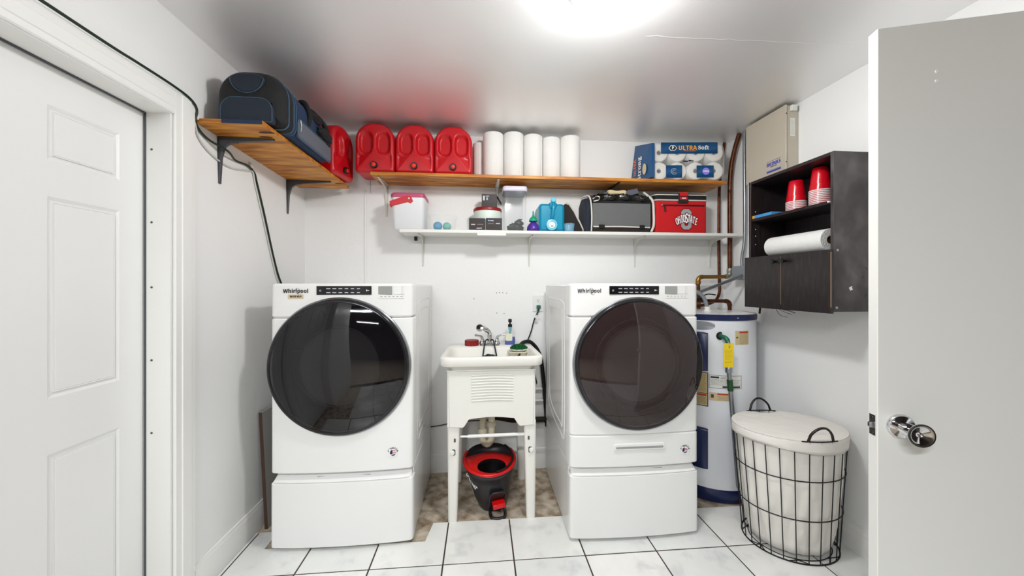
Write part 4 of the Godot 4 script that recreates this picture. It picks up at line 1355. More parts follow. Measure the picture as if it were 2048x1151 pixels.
func cabinet() -> void:
	var x0 := 1.605
	var y0 := 1.186
	var y1 := 1.922
	var z0 := -2.035
	var z1 := -1.512
	var root := thing("wall_cabinet", "dark brown wall cabinet with open shelves above two doors on the right wall", "cabinet", Vector3(1.72, y0, -1.775))
	var t := 0.016
	for q in [[z0, z0 + t, "espresso"], [z1 - t, z1, "espresso_scuffed"]]:
		var s := st0()
		bx(s, Vector3(x0, y0, q[0]), Vector3(1.838, y1, q[1]), 0.001)
		var side := obj("side_panel", s, M[q[2]], root)
		if q[1] == z1:
			s = st0()
			for k in [[1.785, 1.365, 0.018, 0.3], [1.795, 1.325, 0.024, -0.5], [1.80, 1.30, 0.03, -0.2], [1.77, 1.385, 0.012, 1.0], [1.75, 1.345, 0.010, -0.6], [1.80, 1.34, 0.02, 0.9], [1.808, 1.27, 0.025, 0.1], [1.765, 1.26, 0.010, -0.3]]:
				slab(s, oval(0.0016, k[2], 8), 0.0, 0.0006, 0.0, Transform3D(Basis(Vector3.BACK, k[3]), Vector3(k[0], k[1], z1)))
			obj("scrape", s, M.black_plastic, side)
			s = st0()
			slab(s, PackedVector2Array([Vector2(-0.010, 0.004), Vector2(-0.002, -0.009), Vector2(0.010, -0.003), Vector2(0.004, 0.002), Vector2(0.006, 0.012)]), 0.0, 0.0015, 0.0, Transform3D(Basis(), Vector3(1.690, 1.292, z1)))
			obj("torn_sticker", s, M.sticker_white, side)
			for p in [[1.62, 1.205], [1.625, 1.468]]:
				s = st0()
				lathe(s, [[0.006, 0.0], [0.005, 0.0015], [0.0, 0.002]], 12, Transform3D(AZ, Vector3(p[0], p[1], z1)))
				obj("screw_cap", s, M.logo_grey, side)
	for q in [["top_panel", y1 - t, y1], ["bottom_panel", y0, y0 + t], ["shelf", 1.685, 1.700], ["shelf", 1.455, 1.470]]:
		var s := st0()
		bx(s, Vector3(x0 + (0.004 if q[0] == "shelf" else 0.0), q[1], z0 + t), Vector3(1.834, q[2], z1 - t), 0.001)
		obj(q[0], s, M.espresso, root)
	var s := st0()
	bx(s, Vector3(1.828, y0 + t, z0 + t), Vector3(1.8365, y1 - t, z1 - t), 0.0)
	obj("back_panel", s, M.espresso, root)
	s = st0()
	bx(s, Vector3(1.814, 1.79, z0 + 0.10), Vector3(1.829, 1.90, z1 - t), 0.002)
	obj("hanging_rail", s, M.espresso, root)
	for q in [[z0 - 0.012, -1.7855, -1.815], [-1.7825, z1 + 0.002, -1.753]]:
		s = st0()
		bx(s, Vector3(x0 - 0.018, y0 - 0.008, q[0]), Vector3(x0 - 0.001, 1.472, q[1]), 0.0012)
		var d := obj("door", s, M.espresso, root)
		s = st0()
		lathe(s, [[0.007, 0.0], [0.007, 0.012], [0.012, 0.018], [0.013, 0.026], [0.0, 0.029]], 20, Transform3D(FACE_L * AZ, Vector3(x0 - 0.018, 1.435, q[2])))
		obj("knob", s, M.black_plastic, d)
		s = st0()
		var e: float = q[1]
		bx(s, Vector3(x0 - 0.0183, y0 + 0.02, e - 0.0012), Vector3(x0 - 0.012, 1.46, e + 0.0003), 0.0)
		obj("chipped_edge", s, M.chipped, d)
	s = st0()
	for z in [z0 + t, z1 - t]:
		for y in [1.55, 1.60, 1.64, 1.745]:
			lathe(s, [[0.003, 0.0], [0.0, 0.0006]], 8, Transform3D(Basis(Vector3.UP, 0.0 if z < -1.8 else PI) * AZ, Vector3(x0 + 0.03, y, z)))
	obj("peg_hole", s, M.sticker_white, root)
	s = st0()
	lathe(s, [[0.005, 0.0], [0.004, 0.012], [0.0, 0.013]], 10, Transform3D(FACE_L * AZ, Vector3(x0 + 0.006, 1.694, z1 - 0.022)))
	obj("shelf_pin", s, M.sticker_white, root)
	# cup stacks: each cup a thing, upside down and nested
	org = Vector3.ZERO
	var cup := Node3D.new()
	cup.set_meta("category", "cup")
	cup.set_meta("group", "red plastic cups stacked upside down in the dark cabinet")
	s = st0()
	lathe(s, [[0.0455, 0.004], [0.0425, 0.035], [0.0415, 0.036], [0.0365, 0.085], [0.0355, 0.086], [0.0325, 0.116], [0.0305, 0.119], [0.0295, 0.1175], [0.0, 0.1165]], 32)
	obj("body", s, M.cup_red, cup)
	s = st0()
	lathe(s, [[0.0435, 0.0045], [0.0435, 0.001], [0.046, 0.0], [0.0478, 0.0025], [0.047, 0.0055], [0.0455, 0.006]], 32)
	obj("rolled_lip", s, M.cup_white, cup)
	for st in [[7, -1.815, "farther, shorter", "beside the blue book"], [10, -1.675, "nearer, taller", "nearest the side panel"]]:
		for k in st[0]:
			var where: String = "topmost red cup" if k == st[0] - 1 else ("bottom red cup" if k == 0 else "%s red cup from the bottom" % ["", "second", "third", "fourth", "fifth", "sixth", "seventh", "eighth", "ninth"][k])
			dup(cup, "plastic_cup", Vector3(1.705, 1.7005 + k * 0.0087, st[1]), "%s of the %s upside-down stack in the dark cabinet" % [where, st[2]])
	cup.free()
	root = thing("paper_book", "thin blue book with a yellow end lying on the dark cabinet's upper shelf", "book", Vector3(1.66, 1.7005, -1.94))
	s = st0()
	bx(s, Vector3(1.612, 1.701, -2.0), Vector3(1.715, 1.718, -1.875), 0.001)
	obj("body", s, M.book_blue, root)
	s = st0()
	bx(s, Vector3(1.6115, 1.7008, -2.017), Vector3(1.715, 1.7185, -1.9995), 0.001)
	obj("yellow_end", s, M.book_yellow, root)
	root = thing("paper_towel_roll", "white paper towel roll lying on its side in the dark cabinet's lower opening", "paper towel", Vector3(1.675, 1.470, -1.76))
	s = st0()
	var rx := Transform3D(AZ, Vector3(1.672, 1.5255, -1.935))
	lathe(s, [[0.020, 0.004], [0.020, 0.0], [0.053, 0.0], [0.0548, 0.002], [0.0548, 0.343], [0.053, 0.345], [0.020, 0.345], [0.020, 0.341]], 40, rx)
	obj("sheets", s, M.paper_towel, root)
	s = st0()
	lathe(s, [[0.019, 0.344], [0.0185, 0.344], [0.0185, 0.001], [0.0, 0.0]], 24, rx)
	obj("cardboard_core", s, M.cardboard, root)
	root = thing("loose_wires", "bare wire ends hanging beneath the dark cabinet", "wire", Vector3(1.70, 1.17, -1.86))
	s = st0()
	for k in 4:
		var d := rng.randf_range(-0.02, 0.02)
		tube(s, spline([Vector3(1.66, 1.188, -1.90), Vector3(1.66 + d, 1.175, -1.88), Vector3(1.665 + d * 2, 1.16 + d, -1.84), Vector3(1.67 + d, 1.150 + d, -1.80 + d)], 4), 0.0012, 5)
	obj("strand", s, M.rust, root)
	root = thing("cable_strap", "short black cable dropping behind the dark cabinet's far door", "cable", Vector3(1.78, 1.13, -2.10))
	s = st0()
	tube(s, [Vector3(1.776, 1.20, -2.15), Vector3(1.768, 1.126, -2.15)], 0.006, 8)
	obj("cable", s, M.black_rubber, root)

func loaf(w: float, h: float, rb_: float, rt: float, n := 8) -> PackedVector2Array:    # flat foot at y = 0, well rounded top
	var o := PackedVector2Array()
	for k in 4:
		var r: float = rb_ if k in [0, 3] else rt
		var c := Vector2((w / 2 - r) * [1, 1, -1, -1][k], r if k in [0, 3] else h - r)
		for i in n + 1:
			var a := -PI / 2 + PI / 2 * k + PI / 2 * i / n
			o.append(c + Vector2(cos(a), sin(a)) * r)
	return o

func dense(o: PackedVector2Array, n: int) -> PackedVector2Array:       # the outline again in n even steps
	var total := 0.0
	for i in o.size():
		total += o[i].distance_to(o[(i + 1) % o.size()])
	var r := PackedVector2Array()
	var step := total / n
	var need := 0.0
	for i in o.size():
		var a := o[i]
		var b := o[(i + 1) % o.size()]
		var l := a.distance_to(b)
		while need < l - 1e-9 and r.size() < n:
			r.append(a.lerp(b, need / l))
			need += step
		need -= l
	return r

func zring(o: PackedVector2Array, z: float, at := Vector3.ZERO) -> PackedVector3Array:
	var r := PackedVector3Array()
	for p in o:
		r.append(at + Vector3(p.x, p.y, z))
	return r

func gas_can() -> Node3D:
	org = Vector3.ZERO
	var can := Node3D.new()
	var o := dense(loaf(0.246, 0.318, 0.022, 0.112), 96)
	var rings := [zring(inset(o, 0.03), -0.200), zring(inset(o, 0.008), -0.194), zring(o, -0.178), zring(o, -0.028), zring(inset(o, 0.005), -0.012), zring(inset(o, 0.018), -0.002)]
	var rim := inset(o, 0.018)
	var c := Vector2(0, 0.165)
	for k in range(1, 19):
		var sc := 1.0 - k / 18.5
		var q := PackedVector3Array()
		for p in rim:
			var v := c + (p - c) * sc
			var z := 0.004 * (1.0 - sc)
			for sg in [-1.0, 1.0]:
				var e := Vector2((v.x - sg * 0.053) / 0.043, (v.y - 0.188) / 0.070)
				var d := pow(pow(absf(e.x), 3.0) + pow(absf(e.y), 3.0), 1.0 / 3.0)
				z -= 0.026 * (1.0 - smoothstep(0.72, 1.12, d))
			if v.y < 0.125:
				z -= 0.30 * maxf(0.0, absf(v.x) - 0.016 - (0.125 - v.y) * 0.85) * smoothstep(0.0, 0.02, 0.125 - v.y)
			q.append(Vector3(v.x, v.y, z - 0.002))
		rings.append(q)
	var s := st0()
	loft(s, rings, true, true)
	var body := obj("body", s, M.red_can, can)
	s = st0()
	lathe(s, [[0.015, -0.004], [0.0205, -0.002], [0.0215, 0.004], [0.0215, 0.016], [0.0195, 0.020], [0.0125, 0.020]], 28, Transform3D(Basis(Vector3.RIGHT, 0.12) * AZ, Vector3(0, 0.047, -0.002)))
	var cap := obj("cap", s, M.black_plastic, can)
	s = st0()
	lathe(s, [[0.0125, 0.014], [0.0125, 0.0215], [0.010, 0.023], [0.0, 0.023]], 24, Transform3D(Basis(Vector3.RIGHT, 0.12) * AZ, Vector3(0, 0.047, -0.002)))
	obj("plug", s, M.red_can_cap, cap)
	can.set_meta("category", "fuel can")
	can.set_meta("group", "red plastic fuel cans lying on the plywood shelves")
	return can

func left_shelf_load() -> void:
	# travel bag
	var root := thing("travel_bag", "blue and black travel bag with grey pockets on the left plywood shelf", "bag", Vector3(-1.02, 2.0, -1.90))
	var B := Vector3(-1.012, 2.007, 0)
	var prof := dense(loaf(0.288, 0.245, 0.03, 0.115), 64)
	var sec := func(z: float, k: float, y := 0.0) -> PackedVector3Array: return zring(inset(prof, k), z, B + Vector3(0, y, 0))
	var s := st0()
	loft(s, [sec.call(-2.165, 0.05, -0.012), sec.call(-2.150, 0.015, -0.012), sec.call(-2.12, 0.004, -0.010), sec.call(-1.95, 0.0, -0.004), sec.call(-1.75, 0.0, 0.003)], true, false)
	var body := obj("body", s, M.bag_blue, root)
	s = st0()
	loft(s, [sec.call(-1.75, 0.0, 0.003), sec.call(-1.71, 0.0, 0.006), sec.call(-1.685, 0.010, 0.006), sec.call(-1.668, 0.03, 0.006), sec.call(-1.660, 0.06, 0.006), sec.call(-1.657, 0.09, 0.006)], false, true)
	obj("end_panel", s, M.bag_black, root)
	s = st0()
	var up := PackedVector2Array()
	for k in 17:
		var a := PI + PI * k / 16.0
		up.append(Vector2(0.070 * cos(a), 0.205 + 0.068 * sin(a)))
	up.append_array(PackedVector2Array([Vector2(0.058, 0.218), Vector2(0.03, 0.226), Vector2(-0.03, 0.226), Vector2(-0.058, 0.218)]))
	slab(s, up, -1.690, -1.650, 0.008, Transform3D(Basis(), B + Vector3(0, -0.004, 0)))
	obj("upper_patch", s, M.bag_navy, root)
	s = st0()
	slab(s, loaf(0.215, 0.108, 0.008, 0.055), -1.680, -1.650, 0.004, Transform3D(Basis(), B + Vector3(0, 0.008, 0)))
	obj("lower_pocket", s, M.bag_navy, root)
	s = st0()
	var lp := zring(inset(loaf(0.215, 0.108, 0.008, 0.055), 0.002), -1.6505, B + Vector3(0, 0.008, 0))
	tube(s, Array(lp), 0.0018, 5, true)
	var arc := []
	for k in 17:
		var a := PI + PI * k / 16.0
		arc.append(B + Vector3(0.069 * cos(a), 0.201 + 0.067 * sin(a), -1.651))
	tube(s, arc, 0.0018, 5)
	for z in [-1.712, -1.755, -1.775]:
		tube(s, Array(zring(inset(prof, -0.001), z, B + Vector3(0, 0.004, 0))), 0.0028, 6, true)
	obj("piping", s, M.bag_piping, root)
	s = st0()
	xslab(s, rrect(0.36, 0.085, 0.02), B.x + 0.136, B.x + 0.156, 0.006, Vector3(0, 2.052, -1.965))
	var pk := obj("side_pocket", s, M.bag_grey, root)
	s = st0()
	var pz := []
	for p in rrect(0.37, 0.092, 0.024):
		pz.append(Vector3(B.x + 0.150, 2.052 + p.y, -1.965 + p.x))
	tube(s, pz, 0.003, 6, true)
	obj("pocket_piping", s, M.bag_piping, pk)
	s = st0()
	tube(s, spline([Vector3(B.x + 0.158, 2.088, -1.79), Vector3(B.x + 0.160, 2.065, -1.793), Vector3(B.x + 0.159, 2.035, -1.79)], 5), 0.0035, 6)
	obj("zip_pull", s, M.silver, pk)
	s = st0()
	tube(s, spline([Vector3(B.x + 0.135, 2.10, -1.90), Vector3(B.x + 0.150, 2.16, -1.90), Vector3(B.x + 0.115, 2.235, -1.92), Vector3(B.x + 0.06, 2.255, -1.98), Vector3(B.x + 0.10, 2.245, -2.05), Vector3(B.x + 0.145, 2.19, -2.09), Vector3(B.x + 0.158, 2.12, -2.11), Vector3(B.x + 0.150, 2.09, -2.11)], 5), 0.013, 8)
	blob(s, Vector3(B.x + 0.155, 2.13, -2.06), Vector3(0.026, 0.030, 0.075), 12, 0.25, 12)
	blob(s, Vector3(B.x + 0.125, 2.19, -1.99), Vector3(0.03, 0.026, 0.07), 15, 0.2, 12)
	obj("carry_handle", s, M.nylon_black, root)
	# fuel cans
	var can := gas_can()
	dup(can, "fuel_can", Vector3(-0.855, 1.982, -2.350), "red plastic fuel can on the left plywood shelf, turned sideways beside the travel bag", 1.42)
	dup(can, "fuel_can", Vector3(-0.675, 2.0235, -2.350), "red fuel can at the left end of the long plywood shelf, overhanging it")
	dup(can, "fuel_can", Vector3(-0.427, 2.0235, -2.352), "middle red fuel can of the row of three on the long plywood shelf")
	dup(can, "fuel_can", Vector3(-0.180, 2.0235, -2.354), "red fuel can standing next to the white paper towel rolls")
	can.free()

func towel_roll(at: Vector3, h: float, r: float, label: String) -> void:
	var root := thing("paper_towel_roll", label, "paper towel", at, "paper towel rolls standing on the long plywood shelf")
	var s := st0()
	lathe(s, [[0.02, 0.003], [r - 0.003, 0.0], [r, 0.004], [r, h - 0.005], [r - 0.004, h], [0.021, h], [0.020, h - 0.01]], 40, Transform3D(Basis(Vector3.UP, at.x * 9.0) * Basis(Vector3.BACK, 0.0), at))
	s.set_smooth_group(70)
	var a := at.x * 9.0
	var e := Vector3(cos(a), 0, sin(a))
	bx(s, Vector3(-0.0015, 0.004, -0.004), Vector3(0.0015, h - 0.004, 0.004), 0.0005, Transform3D(Basis(Vector3.UP, at.x * 3.0), at + Vector3(sin(at.x * 3.0), 0, cos(at.x * 3.0)) * (r - 0.0015)))
	obj("sheets", s, M.paper_towel, root)
	s = st0()
	lathe(s, [[0.0205, 0.004], [0.0205, h - 0.004], [0.0185, h - 0.003], [0.0185, 0.004]], 20, Transform3D(Basis(), at))
	obj("cardboard_core", s, M.cardboard, root)

func upper_shelf_load() -> void:
	var y := 2.0235
	towel_roll(Vector3(-0.012, y, -2.527), 0.268, 0.043, "paper towel roll half hidden behind its row, touching the rightmost fuel can")
	towel_roll(Vector3(0.083, y, -2.462), 0.308, 0.070, "first full paper towel roll after the fuel cans")
	towel_roll(Vector3(0.222, y, -2.466), 0.314, 0.069, "tallest paper towel roll, second full one after the fuel cans")
	towel_roll(Vector3(0.356, y, -2.470), 0.306, 0.066, "middle paper towel roll, third full one after the fuel cans")
	towel_roll(Vector3(0.484, y, -2.472), 0.294, 0.063, "shortest full paper towel roll, beside the one ending the row")
	towel_roll(Vector3(0.618, y, -2.468), 0.304, 0.071, "paper towel roll at the end of the row, facing the toilet paper pack")
	# toilet paper pack
	var root := thing("toilet_paper_pack", "plastic-wrapped pack of white toilet rolls with blue labels on the long plywood shelf", "toilet paper", Vector3(1.41, y, -2.45))
	var yaw := Basis(Vector3.UP, -0.10)
	var W := Transform3D(yaw, Vector3(1.405, y, -2.352))
	var lx := [-0.188, -0.063, 0.062, 0.187]
	for row in 2:
		for k in 4:
			for dep in 2:
				var s := st0()
				lathe(s, [[0.014, 0.0], [0.056, 0.0], [0.0625, 0.006], [0.0625, 0.090], [0.058, 0.098], [0.050, 0.101], [0.020, 0.099], [0.014, 0.093], [0.014, 0.0]], 28, Transform3D(W.basis * AZ, W * Vector3(lx[k], 0.066 + row * 0.126, -0.205 + dep * 0.102)))
				obj("roll", s, M.tissue, root)
	var s := st0()
	for row in 2:
		for k in 4:
			lathe(s, [[0.0138, 0.092], [0.0138, 0.05], [0.0, 0.05]], 20, Transform3D(W.basis * AZ, W * Vector3(lx[k], 0.066 + row * 0.126, -0.103)))
	obj("roll_core", s, M.cardboard, root)
	s = st0()
	slab(s, rrect(0.512, 0.262, 0.062, 8), -0.212, 0.004, 0.010, W * Transform3D(Basis(), Vector3(0, 0.131, 0)))
	obj("film_wrap", s, M.plastic_film, root)
	var panel := func(x0: float, y0: float, x1: float, y1: float) -> MeshInstance3D:
		var t := st0()
		var n := 8
		var rings := []
		for k in n + 1:
			var x := lerpf(x0, x1, k / float(n))
			var d := 0.005 + 0.0012 * sin(k * 2.1 + x0 * 30.0)
			rings.append(PackedVector3Array([W * Vector3(x, y0, d), W * Vector3(x, y0, d + 0.001), W * Vector3(x, y1, d + 0.001), W * Vector3(x, y1, d)]))
		loft(t, rings)
		return obj("label_panel", t, M.pack_blue, root)
	var l1: MeshInstance3D = panel.call(-0.180, 0.182, 0.205, 0.258)
	text("ULTRA", 0.030, W * Vector3(0.000, 0.219, 0.0085), M.gold_ink, l1, yaw)
	text("Soft", 0.027, W * Vector3(0.108, 0.221, 0.0085), M.ink_white, l1, yaw, "Droid Serif", 700, "lettering", true)
	text("STRONG & ABSORBENT", 0.0055, W * Vector3(0.015, 0.199, 0.0085), M.orange_ink, l1, yaw)
	s = st0()
	var hexa := PackedVector2Array()
	for k in 6:
		hexa.append(Vector2(cos(TAU * k / 6 + 0.0) * 0.028, sin(TAU * k / 6) * 0.021))
	slab(s, hexa, 0.0065, 0.0085, 0.0, W * Transform3D(Basis(), Vector3(-0.100, 0.219, 0)))
	obj("crest", s, M.ink_white, l1)
	s = st0()
	slab(s, inset(hexa, 0.0035), 0.0075, 0.0092, 0.0, W * Transform3D(Basis(), Vector3(-0.100, 0.219, 0)))
	obj("crest_field", s, M.ink, l1)
	text("P", 0.020, W * Vector3(-0.100, 0.219, 0.0095), M.ink_white, l1, yaw)
	var l2: MeshInstance3D = panel.call(-0.146, 0.018, -0.036, 0.102)
	s = st0()
	for r in [0.020, 0.010]:
		var c := []
		for k in 21:
			var a := 0.7 + TAU * 0.8 * k / 20.0
			c.append(W * Vector3(-0.091 + cos(a) * r, 0.060 + sin(a) * r, 0.0075))
		tube(s, c, 0.0010, 4)
	obj("round_mark", s, M.ink_white, l2)
	var l3: MeshInstance3D = panel.call(0.062, 0.018, 0.178, 0.100)
	s = st0()
	lathe(s, [[0.024, 0.0], [0.024, 0.0015], [0.0, 0.0015]], 28, Transform3D(W.basis * AZ, W * Vector3(0.125, 0.060, 0.0065)))
	obj("round_mark", s, M.lilac_ink, l3)
	text("100%", 0.012, W * Vector3(0.125, 0.060, 0.0085), M.ink_white, l3, yaw)
	s = st0()
	for q in [[-0.030, 0.124], [0.008, 0.129]]:
		bx(s, W * Vector3(0, 0, 0) + Vector3(q[0], q[1], 0.004), W * Vector3(0, 0, 0) + Vector3(q[0] + 0.034, q[1] + 0.009, 0.0065), 0.0)
	obj("print_bar", s, M.ink, root)
	# printed end of the wrap, slanting back to the left
	var P := [Vector3(1.146, y + 0.012, -2.335), Vector3(1.146, y + 0.240, -2.335), Vector3(1.125, y + 0.300, -2.55), Vector3(1.095, y + 0.015, -2.562)]
	s = st0()
	s.set_smooth_group(-1)
	var b := Vector3(0.02, 0, 0)
	quad(s, P[3], P[0], P[1], P[2])
	quad(s, P[0] + b, P[3] + b, P[2] + b, P[1] + b)
	quad(s, P[0], P[0] + b, P[1] + b, P[1])
	quad(s, P[1], P[1] + b, P[2] + b, P[2])
	quad(s, P[2], P[2] + b, P[3] + b, P[3])
	quad(s, P[3], P[3] + b, P[0] + b, P[0])
	var e := obj("end_print", s, M.pack_blue, root)
	var eb := Basis(Vector3.UP, -1.38)
	text("Strong", 0.036, Vector3(1.1150, y + 0.105, -2.459), M.ink_white, e, eb * Basis(Vector3.BACK, PI / 2), "Droid Serif", 700, "lettering", true)
	text("ULTRA", 0.028, Vector3(1.1045, y + 0.125, -2.507), M.orange_ink, e, eb * Basis(Vector3.BACK, PI / 2))
	s = st0()
	slab(s, oval(0.020, 0.038, 20), 0.0, 0.002, 0.0, Transform3D(eb, Vector3(1.125, y + 0.085, -2.40)))
	obj("oval_mark", s, M.cloth_beige, e)

func lower_shelf_load() -> void:
	var y := 1.6675
	# small picnic cooler
	var root := thing("picnic_cooler", "small white cooler with pink lid and red handle at the white shelf's left end", "cooler", Vector3(-0.475, y, -2.46))
	var s := st0()
	var yaw := 0.0
	loft(s, [ring(rrect(0.178, 0.165, 0.025, 5), y, Vector2(-0.468, -2.465)), ring(rrect(0.196, 0.183, 0.028, 5), y + 0.012, Vector2(-0.470, -2.465)), ring(rrect(0.212, 0.195, 0.028, 5), y + 0.200, Vector2(-0.472, -2.465)), ring(rrect(0.212, 0.195, 0.028, 5), y + 0.206, Vector2(-0.472, -2.465))])
	obj("body", s, M.cooler_white, root)
	s = st0()
	loft(s, [ring(rrect(0.216, 0.199, 0.03, 5), y + 0.206, Vector2(-0.472, -2.465)), ring(rrect(0.220, 0.203, 0.03, 5), y + 0.210, Vector2(-0.472, -2.465)), ring(rrect(0.218, 0.200, 0.03, 5), y + 0.228, Vector2(-0.472, -2.465)), ring(rrect(0.205, 0.188, 0.03, 5), y + 0.236, Vector2(-0.472, -2.465))])
	obj("lid", s, M.cooler_pink, root)
	s = st0()
	var arm := PackedVector2Array([Vector2(-0.585, 1.846), Vector2(-0.572, 1.814), Vector2(-0.470, 1.842), Vector2(-0.452, 1.834), Vector2(-0.436, 1.848), Vector2(-0.450, 1.882), Vector2(-0.478, 1.884)])
	for z in [-2.372, -2.572]:
		slab(s, arm, z - 0.0, z + 0.009, 0.002)
	bx(s, Vector3(-0.584, 1.814, -2.57), Vector3(-0.572, 1.846, -2.366), 0.003)
	obj("handle", s, M.cooler_handle, root)
	s = st0()
	lathe(s, [[0.006, 0.0], [0.005, 0.003], [0.0, 0.004]], 14, Transform3D(AZ, Vector3(-0.462, 1.866, -2.363)))
	obj("pivot", s, M.cooler_white, root)
	# clear bin with balls
	root = thing("clear_bin", "small open clear plastic bin holding two balls on the white shelf", "bin", Vector3(-0.255, y, -2.44))
	s = st0()
	loft(s, [ring(rrect(0.150, 0.115, 0.018, 4), y + 0.001, Vector2(-0.252, -2.445)), ring(rrect(0.176, 0.138, 0.02, 4), y + 0.095, Vector2(-0.252, -2.445)), ring(rrect(0.190, 0.150, 0.022, 4), y + 0.098, Vector2(-0.252, -2.445))], true, false)
	obj("box", s, M.clear_plastic, root)
	for q in [[-0.286, 0.0295, "ball_blue", "blue ball in the clear bin beside the white cooler"], [-0.226, 0.0275, "ball_green", "pale green ball in the clear bin, right of the blue one"]]:
		org = Vector3(q[0], y + 0.002, -2.425)
		s = st0()
		blob(s, org + Vector3(0, q[1], 0), Vector3(q[1], q[1], q[1]), 1, 0.0, 16)
		tag(obj("play_ball", s, M[q[2]]), q[3], "ball", "balls in the clear bin")
	# tin and cartons
	root = thing("round_tin", "round pale tin with a dark red lid standing behind two dark cartons", "tin", Vector3(0.045, y, -2.475))
	var xf := Transform3D(Basis(), org)
	s = st0()
	lathe(s, [[0.0, 0.0], [0.091, 0.0], [0.094, 0.003], [0.094, 0.140]], 48, xf)
	obj("body", s, M.tin_white, root)
	s = st0()
	lathe(s, [[0.0955, 0.137], [0.0965, 0.140], [0.0965, 0.154], [0.093, 0.159], [0.0, 0.160]], 48, xf)
	obj("lid", s, M.tin_red, root)
	for q in [[-0.0775, 0.0275, y, y + 0.079, -2.372, "carton_print", "left one of two dark brown cartons in front of the round tin"], [0.0325, 0.1375, y, y + 0.081, -2.370, "carton_print_flipped", "right one of two dark brown cartons in front of the round tin"], [0.005, 0.108, y + 0.1605, y + 0.253, -2.435, "carton_print_top", "dark carton with a lifted side flap on top of the round tin"]]:
		root = thing("carton", q[6], "box", Vector3((q[0] + q[1]) / 2, q[2], q[4] - 0.02), "small dark cartons by the round tin")
		s = st0()
		bx(s, Vector3(q[0], q[2], q[4] - (0.030 if q[2] < 1.7 else 0.075)), Vector3(q[1], q[3], q[4]), 0.0015)
		obj("box", s, M.carton, root)
		sheet("front_print", M[q[5]], root, Vector3((q[0] + q[1]) / 2, (q[2] + q[3]) / 2, q[4] + 0.0007), q[1] - q[0] - 0.004, q[3] - q[2] - 0.004)
		if q[2] > 1.7:
			s = st0()
			bx(s, Vector3(0, -0.058, -0.06), Vector3(0.002, 0.0, 0.0), 0.0005, Transform3D(Basis(Vector3.BACK, 0.55), Vector3(q[1], q[3] - 0.01, q[4])))
			obj("flap", s, M.carton, root)
	# tall dispenser
	root = thing("food_dispenser", "tall clear plastic container with a white lid and a black bag bunched inside", "container", Vector3(0.228, y, -2.475))
	s = st0()
	loft(s, [ring(rrect(0.142, 0.142, 0.018, 5), y + 0.001, Vector2(0.228, -2.475)), ring(rrect(0.155, 0.155, 0.018, 5), y + 0.268, Vector2(0.228, -2.475))], true, false)
	obj("body", s, M.clear_plastic, root)
	s = st0()
	loft(s, [ring(rrect(0.153, 0.153, 0.02, 5), y + 0.262, Vector2(0.228, -2.475)), ring(rrect(0.156, 0.156, 0.02, 5), y + 0.270, Vector2(0.228, -2.475))])
	obj("gasket", s, M.gasket, root)
	s = st0()
	loft(s, [ring(rrect(0.160, 0.160, 0.024, 5), y + 0.270, Vector2(0.228, -2.475)), ring(rrect(0.168, 0.168, 0.026, 5), y + 0.276, Vector2(0.228, -2.475)), ring(rrect(0.168, 0.168, 0.026, 5), y + 0.296, Vector2(0.228, -2.475)), ring(rrect(0.158, 0.158, 0.024, 5), y + 0.303, Vector2(0.228, -2.475))])
	obj("lid", s, M.lid_lavender, root)
	thing("plastic_bag", "crumpled black plastic bag in the bottom of the tall clear container", "bag", Vector3(0.235, y + 0.002, -2.455))
	root = get_node("plastic_bag")
	s = st0()
	blob(s, org + Vector3(0, 0.028, 0), Vector3(0.050, 0.030, 0.042), 33, 0.30, 16)
	blob(s, org + Vector3(0.022, 0.058, 0.01), Vector3(0.026, 0.022, 0.02), 35, 0.35, 12)
	obj("bunch", s, M.nylon_shiny, root)
	s = st0()
	loft(s, [ring(oval(0.006, 0.005, 8), org.y + 0.070, Vector2(org.x + 0.026, org.z + 0.012)), ring(oval(0.016, 0.006, 8), org.y + 0.088, Vector2(org.x + 0.032, org.z + 0.012))])
	obj("knotted_top", s, M.nylon_shiny, root)
	# bulb bottle
	root = thing("squeeze_bottle", "purple bulb bottle with a pointed jade green nozzle on the white shelf", "bottle", Vector3(0.352, y, -2.415))
	xf = Transform3D(Basis(), org)
	s = st0()
	lathe(s, [[0.0, 0.0], [0.038, 0.0], [0.042, 0.006], [0.043, 0.018], [0.040, 0.034], [0.031, 0.050], [0.019, 0.062], [0.014, 0.070]], 32, xf)
	obj("bulb", s, M.purple, root)
	s = st0()
	lathe(s, [[0.0155, 0.060], [0.0155, 0.072]], 20, xf)
	obj("collar", s, M.bag_navy, root)
	s = st0()
	lathe(s, [[0.028, 0.069], [0.0295, 0.072], [0.028, 0.080], [0.020, 0.094], [0.010, 0.103], [0.0055, 0.115], [0.0042, 0.138], [0.003, 0.140], [0.0, 0.140]], 28, xf)
	obj("nozzle", s, M.jade, root)
	# detergent jug
	root = thing("detergent_jug", "turquoise jug lying with its pour spout forward beside the purple bottle", "jug", Vector3(0.475, y, -2.46))
	var c := org
	s = st0()
	rb(s, c + Vector3(-0.087, 0, -0.10), c + Vector3(0.087, 0.188, 0.072), 0.022, 0.016)
	var body := obj("body", s, M.turquoise, root)
	s = st0()
	rb(s, c + Vector3(-0.020, 0.150, 0.04), c + Vector3(0.034, 0.196, 0.080), 0.012, 0.010)
	tube(s, spline([c + Vector3(0.008, 0.192, 0.066), c + Vector3(0.007, 0.170, 0.092), c + Vector3(0.004, 0.130, 0.094), c + Vector3(0.001, 0.100, 0.086), c + Vector3(0.0, 0.085, 0.070)], 5), 0.0125, 12)
	obj("handle", s, M.turquoise, body)
	s = st0()
	lathe(s, [[0.017, 0.0], [0.0185, 0.004], [0.0185, 0.016], [0.015, 0.020], [0.0, 0.020]], 24, Transform3D(Basis(Vector3.RIGHT, -0.5) * AZ, c + Vector3(0.011, 0.206, 0.060)))
	obj("vent_cap", s, M.aqua, root)
	s = st0()
